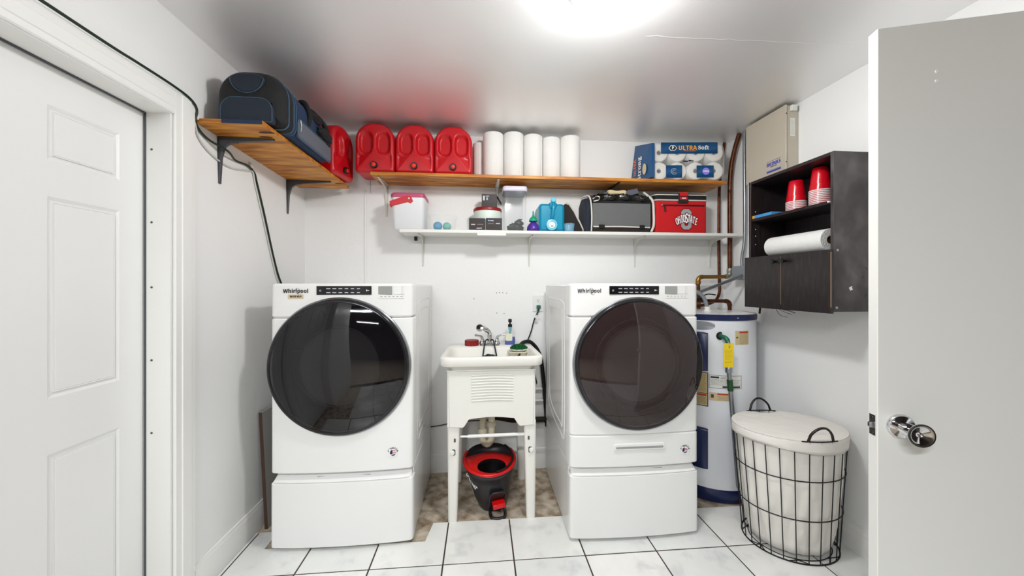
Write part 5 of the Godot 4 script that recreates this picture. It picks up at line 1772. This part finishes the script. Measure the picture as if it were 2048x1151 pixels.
	lathe(s, [[0.030, 0.0], [0.037, 0.002], [0.038, 0.016], [0.036, 0.024], [0.026, 0.026], [0.025, 0.020], [0.0, 0.020]], 36, Transform3D(AZ, c + Vector3(-0.004, 0.042, 0.070)))
	var cap := obj("pour_cap", s, M.aqua, root)
	s = st0()
	lathe(s, [[0.0225, 0.019], [0.0225, 0.0225], [0.0, 0.0225]], 28, Transform3D(AZ, c + Vector3(-0.004, 0.042, 0.070)))
	rb(s, c + Vector3(-0.013, 0.034, 0.092), c + Vector3(0.005, 0.056, 0.106), 0.005, 0.002)
	obj("tap", s, M.white_enamel, cap)
	# measuring cup
	root = thing("measuring_cup", "small translucent blue measuring cup in front of the dark flap", "cup", Vector3(0.594, y, -2.395))
	s = st0()
	lathe(s, [[0.0, 0.001], [0.032, 0.001], [0.0375, 0.054], [0.0358, 0.054], [0.0305, 0.003], [0.0, 0.003]], 32, Transform3D(Basis(), org))
	obj("cup", s, M.clear_blue, root)
	# pet carrier
	root = thing("pet_carrier", "soft grey and black pet carrier with white piping and an unzipped brown end flap", "pet carrier", Vector3(0.955, y, -2.46))
	s = st0()
	rb(s, Vector3(0.745, y, -2.565), Vector3(1.172, y + 0.225, -2.380), 0.03, 0.014)
	body = obj("body", s, M.nylon_black, root)
	s = st0()
	rb(s, Vector3(0.752, y + 0.034, -2.385), Vector3(1.158, y + 0.196, -2.374), 0.006, 0.003)
	obj("front_panel", s, M.mesh_grey, root)
	s = st0()
	rb(s, Vector3(0.750, y + 0.001, -2.384), Vector3(1.150, y + 0.030, -2.374), 0.010, 0.003)
	obj("lower_band", s, M.nylon_brown, root)
	s = st0()
	tube(s, [Vector3(0.755, y + 0.034, -2.371), Vector3(0.95, y + 0.036, -2.369), Vector3(1.150, y + 0.032, -2.371)], 0.0048, 8)
	tube(s, spline([Vector3(0.742, y + 0.004, -2.374), Vector3(0.744, y + 0.10, -2.371), Vector3(0.740, y + 0.19, -2.374), Vector3(0.732, y + 0.240, -2.390), Vector3(0.715, y + 0.252, -2.43), Vector3(0.70, y + 0.246, -2.48)], 5), 0.0055, 8)
	tube(s, spline([Vector3(1.160, y + 0.004, -2.372), Vector3(1.176, y + 0.05, -2.369), Vector3(1.176, y + 0.14, -2.370), Vector3(1.172, y + 0.215, -2.376), Vector3(1.150, y + 0.255, -2.40), Vector3(1.135, y + 0.285, -2.43)], 5), 0.0085, 8)
	tube(s, spline([Vector3(0.750, y + 0.220, -2.37), Vector3(0.775, y + 0.235, -2.365), Vector3(0.795, y + 0.232, -2.366), Vector3(0.785, y + 0.212, -2.366), Vector3(0.755, y + 0.205, -2.37)], 5), 0.0045, 6)
	obj("piping", s, M.piping_white, root)
	s = st0()
	var rings := []
	for k in 25:
		var t := k / 24.0
		var x := lerpf(0.752, 1.152, t)
		var q := PackedVector3Array()
		for j in 16:
			var a := TAU * j / 16
			var w := 1.0 + 0.16 * sin(t * 23.0 + j * 1.3) + 0.10 * sin(t * 51.0 + j * 2.7)
			q.append(Vector3(x, y + 0.225 + sin(a) * 0.036 * w + 0.014 * sin(t * PI), -2.455 + cos(a) * 0.088 * w))
		rings.append(q)
	loft(s, rings)
	obj("rolled_top", s, M.nylon_shiny, root)
	s = st0()
	var end := PackedVector2Array([Vector2(-2.56, y), Vector2(-2.39, y), Vector2(-2.38, y + 0.18), Vector2(-2.42, y + 0.235), Vector2(-2.50, y + 0.245), Vector2(-2.56, y + 0.20)])
	xslab(s, end, 0.705, 0.742, 0.008)
	obj("end_panel", s, M.bag_navy, root)
	s = st0()
	for x in [[0.792, 0.832], [1.075, 1.112]]:
		bx(s, Vector3(x[0], y + 0.022, -2.371), Vector3(x[1], y + 0.048, -2.362), 0.003)
	obj("buckle", s, M.black_plastic, root)
	s = st0()
	rings = []
	for k in 13:
		var t := k / 12.0
		var q := PackedVector3Array()
		for j in 12:
			var a := TAU * j / 12
			q.append(Vector3(lerpf(0.862, 0.985, t), y + 0.272 + sin(a) * (0.017 + 0.003 * sin(t * 9.0)), -2.40 + cos(a) * 0.024))
		rings.append(q)
	loft(s, rings)
	obj("carry_grip", s, M.cloth_beige, root)
	s = st0()
	slab(s, PackedVector2Array([Vector2(0.985, y + 0.252), Vector2(1.065, y + 0.258), Vector2(1.085, y + 0.276), Vector2(1.070, y + 0.305), Vector2(1.01, y + 0.292), Vector2(0.982, y + 0.282)]), -2.415, -2.39, 0.004)
	slab(s, PackedVector2Array([Vector2(0.865, y + 0.252), Vector2(0.82, y + 0.25), Vector2(0.835, y + 0.27), Vector2(0.87, y + 0.278)]), -2.415, -2.39, 0.004)
	obj("strap", s, M.bag_grey, root)
	s = st0()
	lathe(s, [[0.006, 0.0], [0.005, 0.003], [0.0, 0.004]], 12, Transform3D(AZ, Vector3(0.943, y + 0.243, -2.372)))
	obj("snap", s, M.sticker_white, root)
	s = st0()
	slab(s, PackedVector2Array([Vector2(0.552, y), Vector2(0.708, y), Vector2(0.690, y + 0.045), Vector2(0.640, y + 0.145), Vector2(0.606, y + 0.194), Vector2(0.580, y + 0.202), Vector2(0.560, y + 0.185)]), -2.465, -2.445, 0.004)
	var flap := obj("end_flap", s, M.nylon_brown, root)
	s = st0()
	tube(s, spline([Vector3(0.712, y + 0.003, -2.440), Vector3(0.692, y + 0.048, -2.438), Vector3(0.642, y + 0.148, -2.438), Vector3(0.608, y + 0.198, -2.440), Vector3(0.582, y + 0.206, -2.445)], 5), 0.0055, 8)
	obj("flap_piping", s, M.piping_white, flap)
	# cooler bag
	root = thing("cooler_bag", "red cooler bag with black lid bands and a grey university emblem", "cooler bag", Vector3(1.385, y, -2.46))
	var X0 := 1.192
	var X1 := 1.574
	s = st0()
	vslab(s, rot_xz(rrect(X1 - X0, 0.175, 0.03, 5), 0.0), y, y + 0.225, 0.006, Vector3((X0 + X1) / 2, 0, -2.468))
	obj("body", s, M.cooler_red, root)
	s = st0()
	vslab(s, rrect(X1 - X0 + 0.004, 0.178, 0.03, 5), y + 0.222, y + 0.270, 0.010, Vector3((X0 + X1) / 2, 0, -2.468))
	var lid := obj("lid", s, M.nylon_black, root)
	for q in [[0.226, 0.0050], [0.262, 0.0035]]:
		s = st0()
		var lp := []
		for p in rrect(X1 - X0 + 0.004, 0.178, 0.03, 5):
			lp.append(Vector3((X0 + X1) / 2 + p.x, y + q[0], -2.468 + p.y))
		tube(s, lp, q[1], 6, true)
		obj("piping", s, M.piping_white, lid)
	s = st0()
	rb(s, Vector3(1.355, y + 0.205, -2.384), Vector3(1.428, y + 0.275, -2.370), 0.010, 0.003)
	var bk := obj("buckle", s, M.black_plastic, root)
	s = st0()
	rb(s, Vector3(1.363, y + 0.252, -2.373), Vector3(1.420, y + 0.278, -2.364), 0.004, 0.002)
	rb(s, Vector3(1.364, y + 0.226, -2.373), Vector3(1.419, y + 0.248, -2.366), 0.004, 0.002)
	obj("latch", s, M.cooler_red, bk)
	s = st0()
	bx(s, Vector3(1.378, y + 0.235, -2.3665), Vector3(1.405, y + 0.240, -2.3645), 0.0)
	obj("latch_print", s, M.ink_white, bk)
	s = st0()
	bx(s, Vector3(1.235, y + 0.186, -2.383), Vector3(1.548, y + 0.195, -2.376), 0.002)
	tube(s, [Vector3(1.258, y + 0.188, -2.374), Vector3(1.262, y + 0.148, -2.374)], 0.006, 6)
	var zp := obj("zipper", s, M.black_plastic, root)
	s = st0()
	bx(s, Vector3(1.232, y + 0.186, -2.377), Vector3(1.246, y + 0.194, -2.372), 0.001)
	obj("zip_slider", s, M.silver, zp)
	# emblem: a grey block letter O behind arched lettering
	var ec := Vector3(1.415, y + 0.094, -2.379)
	var oct := func(w: float, h: float) -> PackedVector2Array:
		var o := PackedVector2Array()
		for k in 8:
			var sx: float = [1, 1, 1, -1, -1, -1, -1, 1][k]
			var sy: float = [-1, 1, 1, 1, 1, -1, -1, -1][k]
			var side: bool = k in [0, 1, 4, 5]
			var cut := minf(w, h) * 0.48
			o.append(Vector2(sx * (w if side else w - cut), sy * (h - cut if side else h)))
		return o
	var hoop := func(wo: float, ho: float, wi: float, hi: float, z: float, mat: String, called: String) -> void:
		var t := st0()
		var A: PackedVector2Array = oct.call(wo, ho)
		var B: PackedVector2Array = oct.call(wi, hi)
		for k in 8:
			var j := (k + 1) % 8
			slab(t, PackedVector2Array([A[k], A[j], B[j], B[k]]), 0.0, z, 0.0, Transform3D(Basis(), ec))
		obj(called, t, M[mat], root)
	hoop.call(0.040, 0.074, 0.011, 0.040, 0.0015, "logo_maroon", "emblem_outline")
	hoop.call(0.037, 0.070, 0.014, 0.044, 0.0025, "logo_grey", "emblem")
	var word := "OHIOSTATE"
	for pass_ in 2:
		for k in 9:
			var u := (k - 4) / 4.0
			var h: float = 0.056 - 0.008 * absf(u) if k != 4 else 0.068
			var m := text(word[k], h * (1.16 if pass_ == 0 else 1.0), ec + Vector3(u * 0.069, 0.012 - 0.022 * u * u - 0.006, 0.0036 + 0.0012 * pass_), M.logo_maroon if pass_ == 0 else M.ink_white, root, Basis(Vector3.BACK, -u * 0.22) * Basis.from_scale(Vector3(0.46 if pass_ == 1 else 0.56, 1, 1)))

func floor_things() -> void:
	# mop bucket
	var root := thing("mop_bucket", "dark grey mop bucket with red rim and wringer under the sink", "bucket", Vector3(0.06, -0.008, -2.16))
	var top := func(p: Vector3) -> Vector3: return p + Vector3(0, -0.13 * (p.z + 2.15) * smoothstep(0.1, 0.27, p.y), 0)
	var bring := func(rx: float, rz: float, y: float, cx: float, cz: float, n := 48) -> PackedVector3Array:
		var r := ring(oval(rx, rz, n, 2.3), y, Vector2(cx, cz))
		for i in n:
			r[i] = top.call(r[i])
		return r
	var s := st0()
	loft(s, [bring.call(0.078, 0.092, -0.006, 0.070, -2.185), bring.call(0.086, 0.100, 0.004, 0.070, -2.185), bring.call(0.108, 0.122, 0.09, 0.063, -2.17), bring.call(0.128, 0.145, 0.18, 0.055, -2.158), bring.call(0.138, 0.158, 0.25, 0.050, -2.15), bring.call(0.144, 0.165, 0.252, 0.050, -2.15), bring.call(0.147, 0.168, 0.275, 0.050, -2.15), bring.call(0.140, 0.161, 0.277, 0.050, -2.15), bring.call(0.132, 0.150, 0.22, 0.051, -2.152), bring.call(0.100, 0.115, 0.06, 0.063, -2.17)], true, true)
	obj("body", s, M.bucket_grey, root)
	var hole := Vector2(0.062, -2.085)
	var hr := Vector2(0.082, 0.070)
	var edge := func(a: float) -> Vector2:
		var d := Vector2(cos(a), -sin(a))
		var lo := 0.0
		var hi := 0.4
		for k in 24:
			var m := (lo + hi) / 2
			var p: Vector2 = hole + d * m
			var e := Vector2((p.x - 0.050) / 0.144, (p.y + 2.155) / 0.158)
			if pow(absf(e.x), 2.3) + pow(absf(e.y), 2.3) < 1.0 and p.y > -2.172 - 0.03 * cos((p.x - 0.05) * 14.0):
				lo = m
			else:
				hi = m
		return hole + d * lo
	s = st0()
	var rings := [PackedVector3Array(), PackedVector3Array(), PackedVector3Array(), PackedVector3Array()]
	for k in 72:
		var a := TAU * k / 72
		var e: Vector2 = edge.call(a)
		var h := hole + Vector2(cos(a) * hr.x, -sin(a) * hr.y)
		rings[0].append(top.call(Vector3(e.x, 0.262, e.y)))
		rings[1].append(top.call(Vector3(e.x, 0.282, e.y)))
		var f := h.lerp(e, 0.2)
		rings[2].append(top.call(Vector3(f.x, 0.279, f.y)))
		rings[3].append(top.call(Vector3(h.x, 0.270, h.y)))
	loft(s, rings, false, false)
	obj("wringer_plate", s, M.bucket_red, root)
	s = st0()
	var wr := []
	for q in [[1.0, 0.271], [0.96, 0.24], [0.80, 0.19]]:
		var r := PackedVector3Array()
		for k in 48:
			var a := TAU * k / 48
			r.append(top.call(Vector3(hole.x + cos(a) * hr.x * q[0], q[1], hole.y - sin(a) * hr.y * q[0])))
		r.reverse()
		wr.append(r)
	wr.reverse()
	loft(s, wr, true, false)
	var bs := obj("wringer_basket", s, M.black_plastic, root)
	s = st0()
	for k in 16:
		var a := deg_to_rad(35 + 110 * k / 15.0)
		var p: Vector3 = top.call(Vector3(hole.x + cos(a) * hr.x * 0.985, 0.264, hole.y - sin(a) * hr.y * 0.985))
		bx(s, p + Vector3(-0.0018, -0.010, -0.002), p + Vector3(0.0018, 0.004, 0.002), 0.0005)
	obj("wringer_teeth", s, M.bucket_grey, bs)
	s = st0()
	var rimp := []
	for k in 33:
		var a := deg_to_rad(-205 + 235 * k / 32.0)
		rimp.append(top.call(Vector3(0.050 + cos(a) * 0.150, 0.276, -2.155 - sin(a) * 0.165)))
	tube(s, rimp, 0.0105, 8)
	obj("rim", s, M.bucket_red, root)
	s = st0()
	var hp := []
	for k in 17:
		var a := deg_to_rad(-75 + 120 * k / 16.0)
		hp.append(top.call(Vector3(0.050 + cos(a) * 0.138, 0.290, -2.15 - sin(a) * 0.155)))
	tube(s, hp, 0.006, 8)
	obj("carry_handle", s, M.black_plastic, root)
	s = st0()
	var nx := Transform3D(Basis(Vector3.UP, 0.18) * Basis(Vector3.RIGHT, 0.42), Vector3(0.090, 0.094, -2.040))
	rb(s, Vector3(-0.040, -0.072, -0.03), Vector3(0.040, 0.058, 0.004), 0.014, 0.004, nx)
	obj("pedal_recess", s, M.black_plastic, root)
	s = st0()
	var loopp := []
	for q in [[-0.043, -0.07, -0.006], [-0.043, 0.045, -0.006], [-0.03, 0.062, -0.006], [0.03, 0.062, -0.006], [0.043, 0.045, -0.006], [0.043, -0.07, -0.006]]:
		loopp.append(nx * Vector3(q[0], q[1], q[2] + 0.010))
	tube(s, loopp, 0.005, 8)
	obj("recess_frame", s, M.bucket_grey, root)
	s = st0()
	rb(s, Vector3(-0.034, -0.016, -0.01), Vector3(0.036, 0.014, 0.032), 0.006, 0.004, Transform3D(Basis(Vector3.UP, 0.18) * Basis(Vector3.RIGHT, 0.2) * Basis(Vector3.BACK, 0.10), Vector3(0.096, 0.082, -2.030)))
	var pd := obj("pedal", s, M.bucket_red, root)
	s = st0()
	rb(s, Vector3(-0.018, -0.006, 0.030), Vector3(0.020, 0.006, 0.0345), 0.004, 0.001, Transform3D(Basis(Vector3.UP, 0.18) * Basis(Vector3.RIGHT, 0.2) * Basis(Vector3.BACK, 0.10), Vector3(0.096, 0.082, -2.030)))
	obj("pedal_pad", s, M.cooler_handle, pd)
	s = st0()
	tube(s, spline([Vector3(0.050, 0.035, -2.10), Vector3(0.052, 0.004, -2.055), Vector3(0.064, 0.0015, -2.022), Vector3(0.098, 0.0015, -2.014), Vector3(0.132, 0.002, -2.028), Vector3(0.138, 0.006, -2.06), Vector3(0.132, 0.035, -2.10)], 5), 0.0085, 8)
	obj("foot_loop", s, M.bucket_grey, root)
	text("O-Cedar", 0.030, Vector3(-0.052, 0.195, -2.062), M.ink_white, root, Basis(Vector3.UP, -0.72) * Basis(Vector3.RIGHT, -0.15) * Basis(Vector3.BACK, -0.62) * Basis.from_scale(Vector3(0.62, 0.9, 1)), "Droid Serif", 700, "lettering", true)
	# leaning board
	org = Vector3(-1.17, -0.008, -2.27)
	root = thing("leaning_board", "grey board with a brown edge leaning between the left wall and the dryer", "board", org)
	s = st0()
	var P := PackedVector2Array([Vector2(-1.163, -0.008), Vector2(-1.147, -0.008), Vector2(-1.178, 0.620), Vector2(-1.194, 0.620)])
	slab(s, P, -2.50, -2.052, 0.0)
	obj("panel", s, M.board_grey, root)
	s = st0()
	slab(s, P, -2.052, -2.0495, 0.0)
	obj("raw_edge", s, M.board_edge, root)
	# laundry basket
	root = thing("laundry_basket", "oval black wire laundry basket with a white fabric liner and lid beside the water heater", "laundry basket", Vector3(1.58, 0, -1.73))
	var H := 0.60
	var bc := Vector2(1.585, -1.735)
	var tc := Vector2(1.552, -1.705)
	var br := Vector2(0.212, 0.186)
	var trr := Vector2(0.256, 0.206)
	var at := func(a: float, t: float, k := 1.0) -> Vector3:
		var c := bc.lerp(tc, t)
		var r := br.lerp(trr, t) * k
		return Vector3(c.x + cos(a) * r.x, H * t, c.y - sin(a) * r.y)
	var loop_at := func(t: float, k := 1.0, n := 56) -> Array:
		var o := []
		for i in n:
			o.append(at.call(TAU * i / n, t, k) + Vector3(0, 0.003 if t == 0.0 else 0.0, 0))
		return o
	for k in 26:
		s = st0()
		var a := TAU * (k + 0.35) / 26
		var e := [at.call(a, 0.005), at.call(a, 0.5), at.call(a, 0.955)]
		tube(s, e, 0.0022, 6)
		obj("upright_wire", s, M.wire, root)
	for t in [0.0, 0.36, 0.68]:
		s = st0()
		tube(s, loop_at.call(t, 1.004), 0.0034 if t == 0.0 else 0.0026, 6, true)
		obj("hoop_wire", s, M.wire, root)
	s = st0()
	for k in 14:
		var a := TAU * k / 14
		tube(s, [at.call(a, 0.005), at.call(a + (0.32 if k % 2 else -0.32), 0.007, 0.86)], 0.0022, 5)
	tube(s, loop_at.call(0.006, 0.86), 0.0022, 5, true)
	obj("base_wire", s, M.wire, root)
	var nz := FastNoiseLite.new()
	nz.seed = 5
	nz.frequency = 0.9
	var lin := func(t: float, k: float, amp: float) -> PackedVector3Array:
		var o := PackedVector3Array()
		for i in 96:
			var a := TAU * i / 96
			var d := k + amp * nz.get_noise_3d(cos(a) * 5.0, t * 2.6, sin(a) * 5.0)
			o.append(at.call(a, t, d))
		return o
	s = st0()
	var lr := [lin.call(0.035, 0.70, 0.02), lin.call(0.045, 0.84, 0.04)]
	for k in range(1, 20):
		var t := 0.06 + 0.86 * k / 19.0
		lr.append(lin.call(t, lerpf(0.86, 0.955, smoothstep(0.0, 0.5, t)), 0.10 * (1.0 - t) + 0.02))
	loft(s, lr, true, false)
	obj("liner", s, M.liner, root)
	s = st0()
	var band := []
	for q in [[0.918, 0.985], [0.912, 1.020], [0.925, 1.024], [0.95, 1.020], [0.992, 1.018], [1.0, 1.010]]:
		var r: PackedVector3Array = lin.call(q[0], q[1], 0.014 if q[0] < 0.95 else 0.0)
		for i in 96:
			r[i].y += 0.012 * sin(TAU * i / 96 * 2.0 + 1.0) * (1.0 if q[0] < 0.92 else 0.0)
			if q[0] > 0.93:
				for j in [[0.5, 0.0]]:
					var da := absf(wrapf(TAU * i / 96 - PI * j[0] + 0.08, -PI, PI))
					r[i].y -= 0.030 * smoothstep(0.30, 0.20, da) * clampf((q[0] - 0.93) / 0.05, 0, 1)
		band.append(r)
	loft(s, band, false, false)
	obj("cuff", s, M.liner, root)
	# lid cloth with a hand hole at either handle
	s = st0()
	s.set_smooth_group(1)
	var n_a := 96
	var cut := func(i: int) -> float:
		var da := absf(wrapf(TAU * i / n_a - PI * 0.5 + 0.08, -PI, PI))
		return 1.006 - (0.34 * sqrt(maxf(0.0, 1.0 - pow(da / 0.34, 2.0))) if da < 0.34 else 0.0)
	var lc := Vector3(tc.x, H + 0.012, tc.y)
	var lids := []
	for k in 8:
		var q := PackedVector3Array()
		for i in n_a:
			var f: float = cut.call(i) * (1.0 - k / 8.0)
			var p: Vector3 = at.call(TAU * i / n_a, 1.0, f)
			p.y = H + 0.012 - 0.011 * pow(f, 4.0)
			q.append(p)
		lids.append(q)
	loft(s, lids, false, true)
	obj("lid_cloth", s, M.liner, root)
	for sg in [1.0, -1.0]:
		s = st0()
		var a0: float = PI * 0.5 * sg - 0.08
		var p0: Vector3 = at.call(a0 + 0.23, 1.0, 1.01)
		var p1: Vector3 = at.call(a0 - 0.23, 1.0, 1.01)
		var pts := []
		for k in 13:
			var t := k / 12.0
			pts.append(p0.lerp(p1, t) + Vector3(0, 0.066 * pow(sin(PI * t), 0.55), -0.012 * sg * sin(PI * t)))
		tube(s, pts, 0.0055, 8)
		obj("handle", s, M.handle_brown, root)
		s = st0()
		var bar := []
		for k in 9:
			bar.append(at.call(a0 + lerpf(0.33, -0.33, k / 8.0), 1.0, 1.01))
		tube(s, bar, 0.003, 6)
		for d in [-0.2, 0.0, 0.2]:
			tube(s, [at.call(a0 + d, 1.0, 1.01), at.call(a0 + d, 0.90, 1.0)], 0.0022, 5)
		obj("handle_rail", s, M.wire, root)

func cords() -> void:
	# green extension cord draped over the door casing, under the shelf and down to the dryer
	var pts := [Vector3(-1.178, 2.078, -0.62), Vector3(-1.178, 2.074, -1.06), Vector3(-1.178, 2.072, -1.26), Vector3(-1.178, 2.074, -1.35), Vector3(-1.178, 2.074, -1.49), Vector3(-1.180, 2.066, -1.575), Vector3(-1.183, 2.04, -1.612), Vector3(-1.190, 1.985, -1.616), Vector3(-1.190, 1.947, -1.68), Vector3(-1.162, 1.925, -1.765), Vector3(-1.190, 1.915, -1.86), Vector3(-1.192, 1.920, -1.955), Vector3(-1.192, 1.90, -2.01), Vector3(-1.192, 1.854, -2.032), Vector3(-1.192, 1.694, -2.10), Vector3(-1.192, 1.452, -2.195), Vector3(-1.192, 1.322, -2.265), Vector3(-1.17, 1.20, -2.34)]
	var root := thing("extension_cord", "dark green extension cord running over the left door casing and down behind the dryer", "cord", Vector3(-1.19, 1.2, -1.9))
	var s := st0()
	tube(s, spline(pts, 6), 0.0048, 8)
	obj("cord", s, M.green_cord, root)
	for q in [Vector3(-1.194, 1.93, -1.985), Vector3(-1.194, 2.015, -1.622)]:
		s = st0()
		rb(s, q + Vector3(-0.006, -0.011, -0.012), q + Vector3(0.010, 0.011, 0.010), 0.005, 0.003)
		obj("cord_clip", s, M.sticker_white, root)
	root = thing("white_cable", "white cable beside the green cord on the left wall", "cable", Vector3(-1.195, 1.3, -2.0))
	s = st0()
	tube(s, spline([Vector3(-1.190, 2.0, -1.607), Vector3(-1.193, 1.93, -1.64), Vector3(-1.193, 1.885, -1.72), Vector3(-1.193, 1.87, -1.83), Vector3(-1.193, 1.895, -1.96), Vector3(-1.193, 1.90, -2.0), Vector3(-1.194, 1.84, -2.022), Vector3(-1.194, 1.68, -2.088), Vector3(-1.194, 1.44, -2.183), Vector3(-1.194, 1.31, -2.25), Vector3(-1.17, 1.20, -2.33)], 6), 0.0035, 8)
	obj("cable", s, M.white_cable, root)
	root = thing("cable_raceway", "thin white cable raceway running down the back wall behind the dryer", "raceway", Vector3(-0.80, 0.0, -2.57))
	s = st0()
	bx(s, Vector3(-0.790, 1.30, -2.575), Vector3(-0.765, 2.0, -2.5725), 0.0008)
	bx(s, Vector3(-0.804, 0.9, -2.5752), Vector3(-0.797, 1.97, -2.569), 0.001)
	obj("channel", s, M.wall_paint, root)
	s = st0()
	bx(s, Vector3(-0.8055, 0.9, -2.5755), Vector3(-0.8038, 1.97, -2.5735), 0.0)
	bx(s, Vector3(-0.7655, 1.945, -2.5755), Vector3(-0.7635, 2.36, -2.5725), 0.0)
	obj("edge_gap", s, M.grey_plastic, root)
	# plug and cord at the outlet
	root = thing("appliance_cord", "green plug and black cord hanging from the wall outlet down behind the sink", "cord", Vector3(0.36, 0.88, -2.54))
	s = st0()
	tube(s, spline([Vector3(0.412, 1.148, -2.545), Vector3(0.402, 1.115, -2.535), Vector3(0.378, 1.06, -2.545), Vector3(0.358, 0.985, -2.545), Vector3(0.330, 0.918, -2.535), Vector3(0.315, 0.890, -2.548), Vector3(0.35, 0.82, -2.56), Vector3(0.40, 0.60, -2.565)], 6), 0.0046, 8)
	obj("cord", s, M.black_rubber, root)
	s = st0()
	rb(s, Vector3(0.397, 1.139, -2.568), Vector3(0.424, 1.164, -2.535), 0.005, 0.004)
	tube(s, [Vector3(0.412, 1.146, -2.55), Vector3(0.401, 1.112, -2.535)], 0.007, 8)
	obj("plug", s, M.valve_green, root)
	s = st0()
	bx(s, Vector3(-0.018, -0.011, -0.0006), Vector3(0.018, 0.011, 0.0006), 0.0002, Transform3D(Basis(Vector3.BACK, -0.7) * Basis(Vector3.UP, 0.3), Vector3(0.396, 1.078, -2.530)))
	obj("cord_tag", s, M.sticker_white, root)
	root = thing("drain_hose", "thick black drain hose arching from the sink down behind the washing machine", "hose", Vector3(0.44, 0.3, -2.545))
	s = st0()
	tube(s, spline([Vector3(0.215, 0.80, -2.36), Vector3(0.245, 0.880, -2.385), Vector3(0.285, 0.915, -2.44), Vector3(0.335, 0.914, -2.49), Vector3(0.372, 0.885, -2.535), Vector3(0.402, 0.845, -2.545), Vector3(0.428, 0.777, -2.548), Vector3(0.444, 0.644, -2.548), Vector3(0.456, 0.50, -2.548), Vector3(0.47, 0.30, -2.545)], 6), 0.0135, 10)
	obj("hose", s, M.black_rubber, root)
	root = thing("supply_pipe", "pair of white supply pipes along the back wall between sink and washing machine", "pipe", Vector3(0.35, 0.47, -2.555))
	s = st0()
	for y in [0.565, 0.482]:
		tube(s, [Vector3(0.10, y, -2.556), Vector3(0.50, y, -2.556)], 0.0085, 10)
	obj("pipe", s, M.wall_paint, root)
	root = thing("corrugated_drain", "grey corrugated drain pipe along the back wall behind the sink", "pipe", Vector3(0.25, 0.335, -2.545))
	s = st0()
	var rr := []
	var cp := []
	for k in 61:
		cp.append(Vector3(0.08 + 0.42 * k / 60.0, 0.350 + (0.03 * (1.0 - k / 20.0) if k < 20 else 0.0), -2.545))
		rr.append(0.020 if k % 2 else 0.0165)
	tube(s, cp, rr, 12)
	obj("pipe", s, M.rust, root)
	s = st0()
	bx(s, Vector3(0.36, 0.310, -2.575), Vector3(0.50, 0.318, -2.555), 0.002)
	obj("support_strip", s, M.sticker_white, root)
	root = thing("power_cord", "thin black cord crossing from the dryer to the sink near the back wall", "cord", Vector3(-0.25, 0.30, -2.55))
	s = st0()
	tube(s, spline([Vector3(-0.42, 0.33, -2.54), Vector3(-0.368, 0.320, -2.55), Vector3(-0.285, 0.328, -2.55), Vector3(-0.199, 0.343, -2.55), Vector3(-0.08, 0.352, -2.55), Vector3(0.05, 0.345, -2.568)], 6), 0.0035, 8)
	obj("cord", s, M.black_rubber, root)
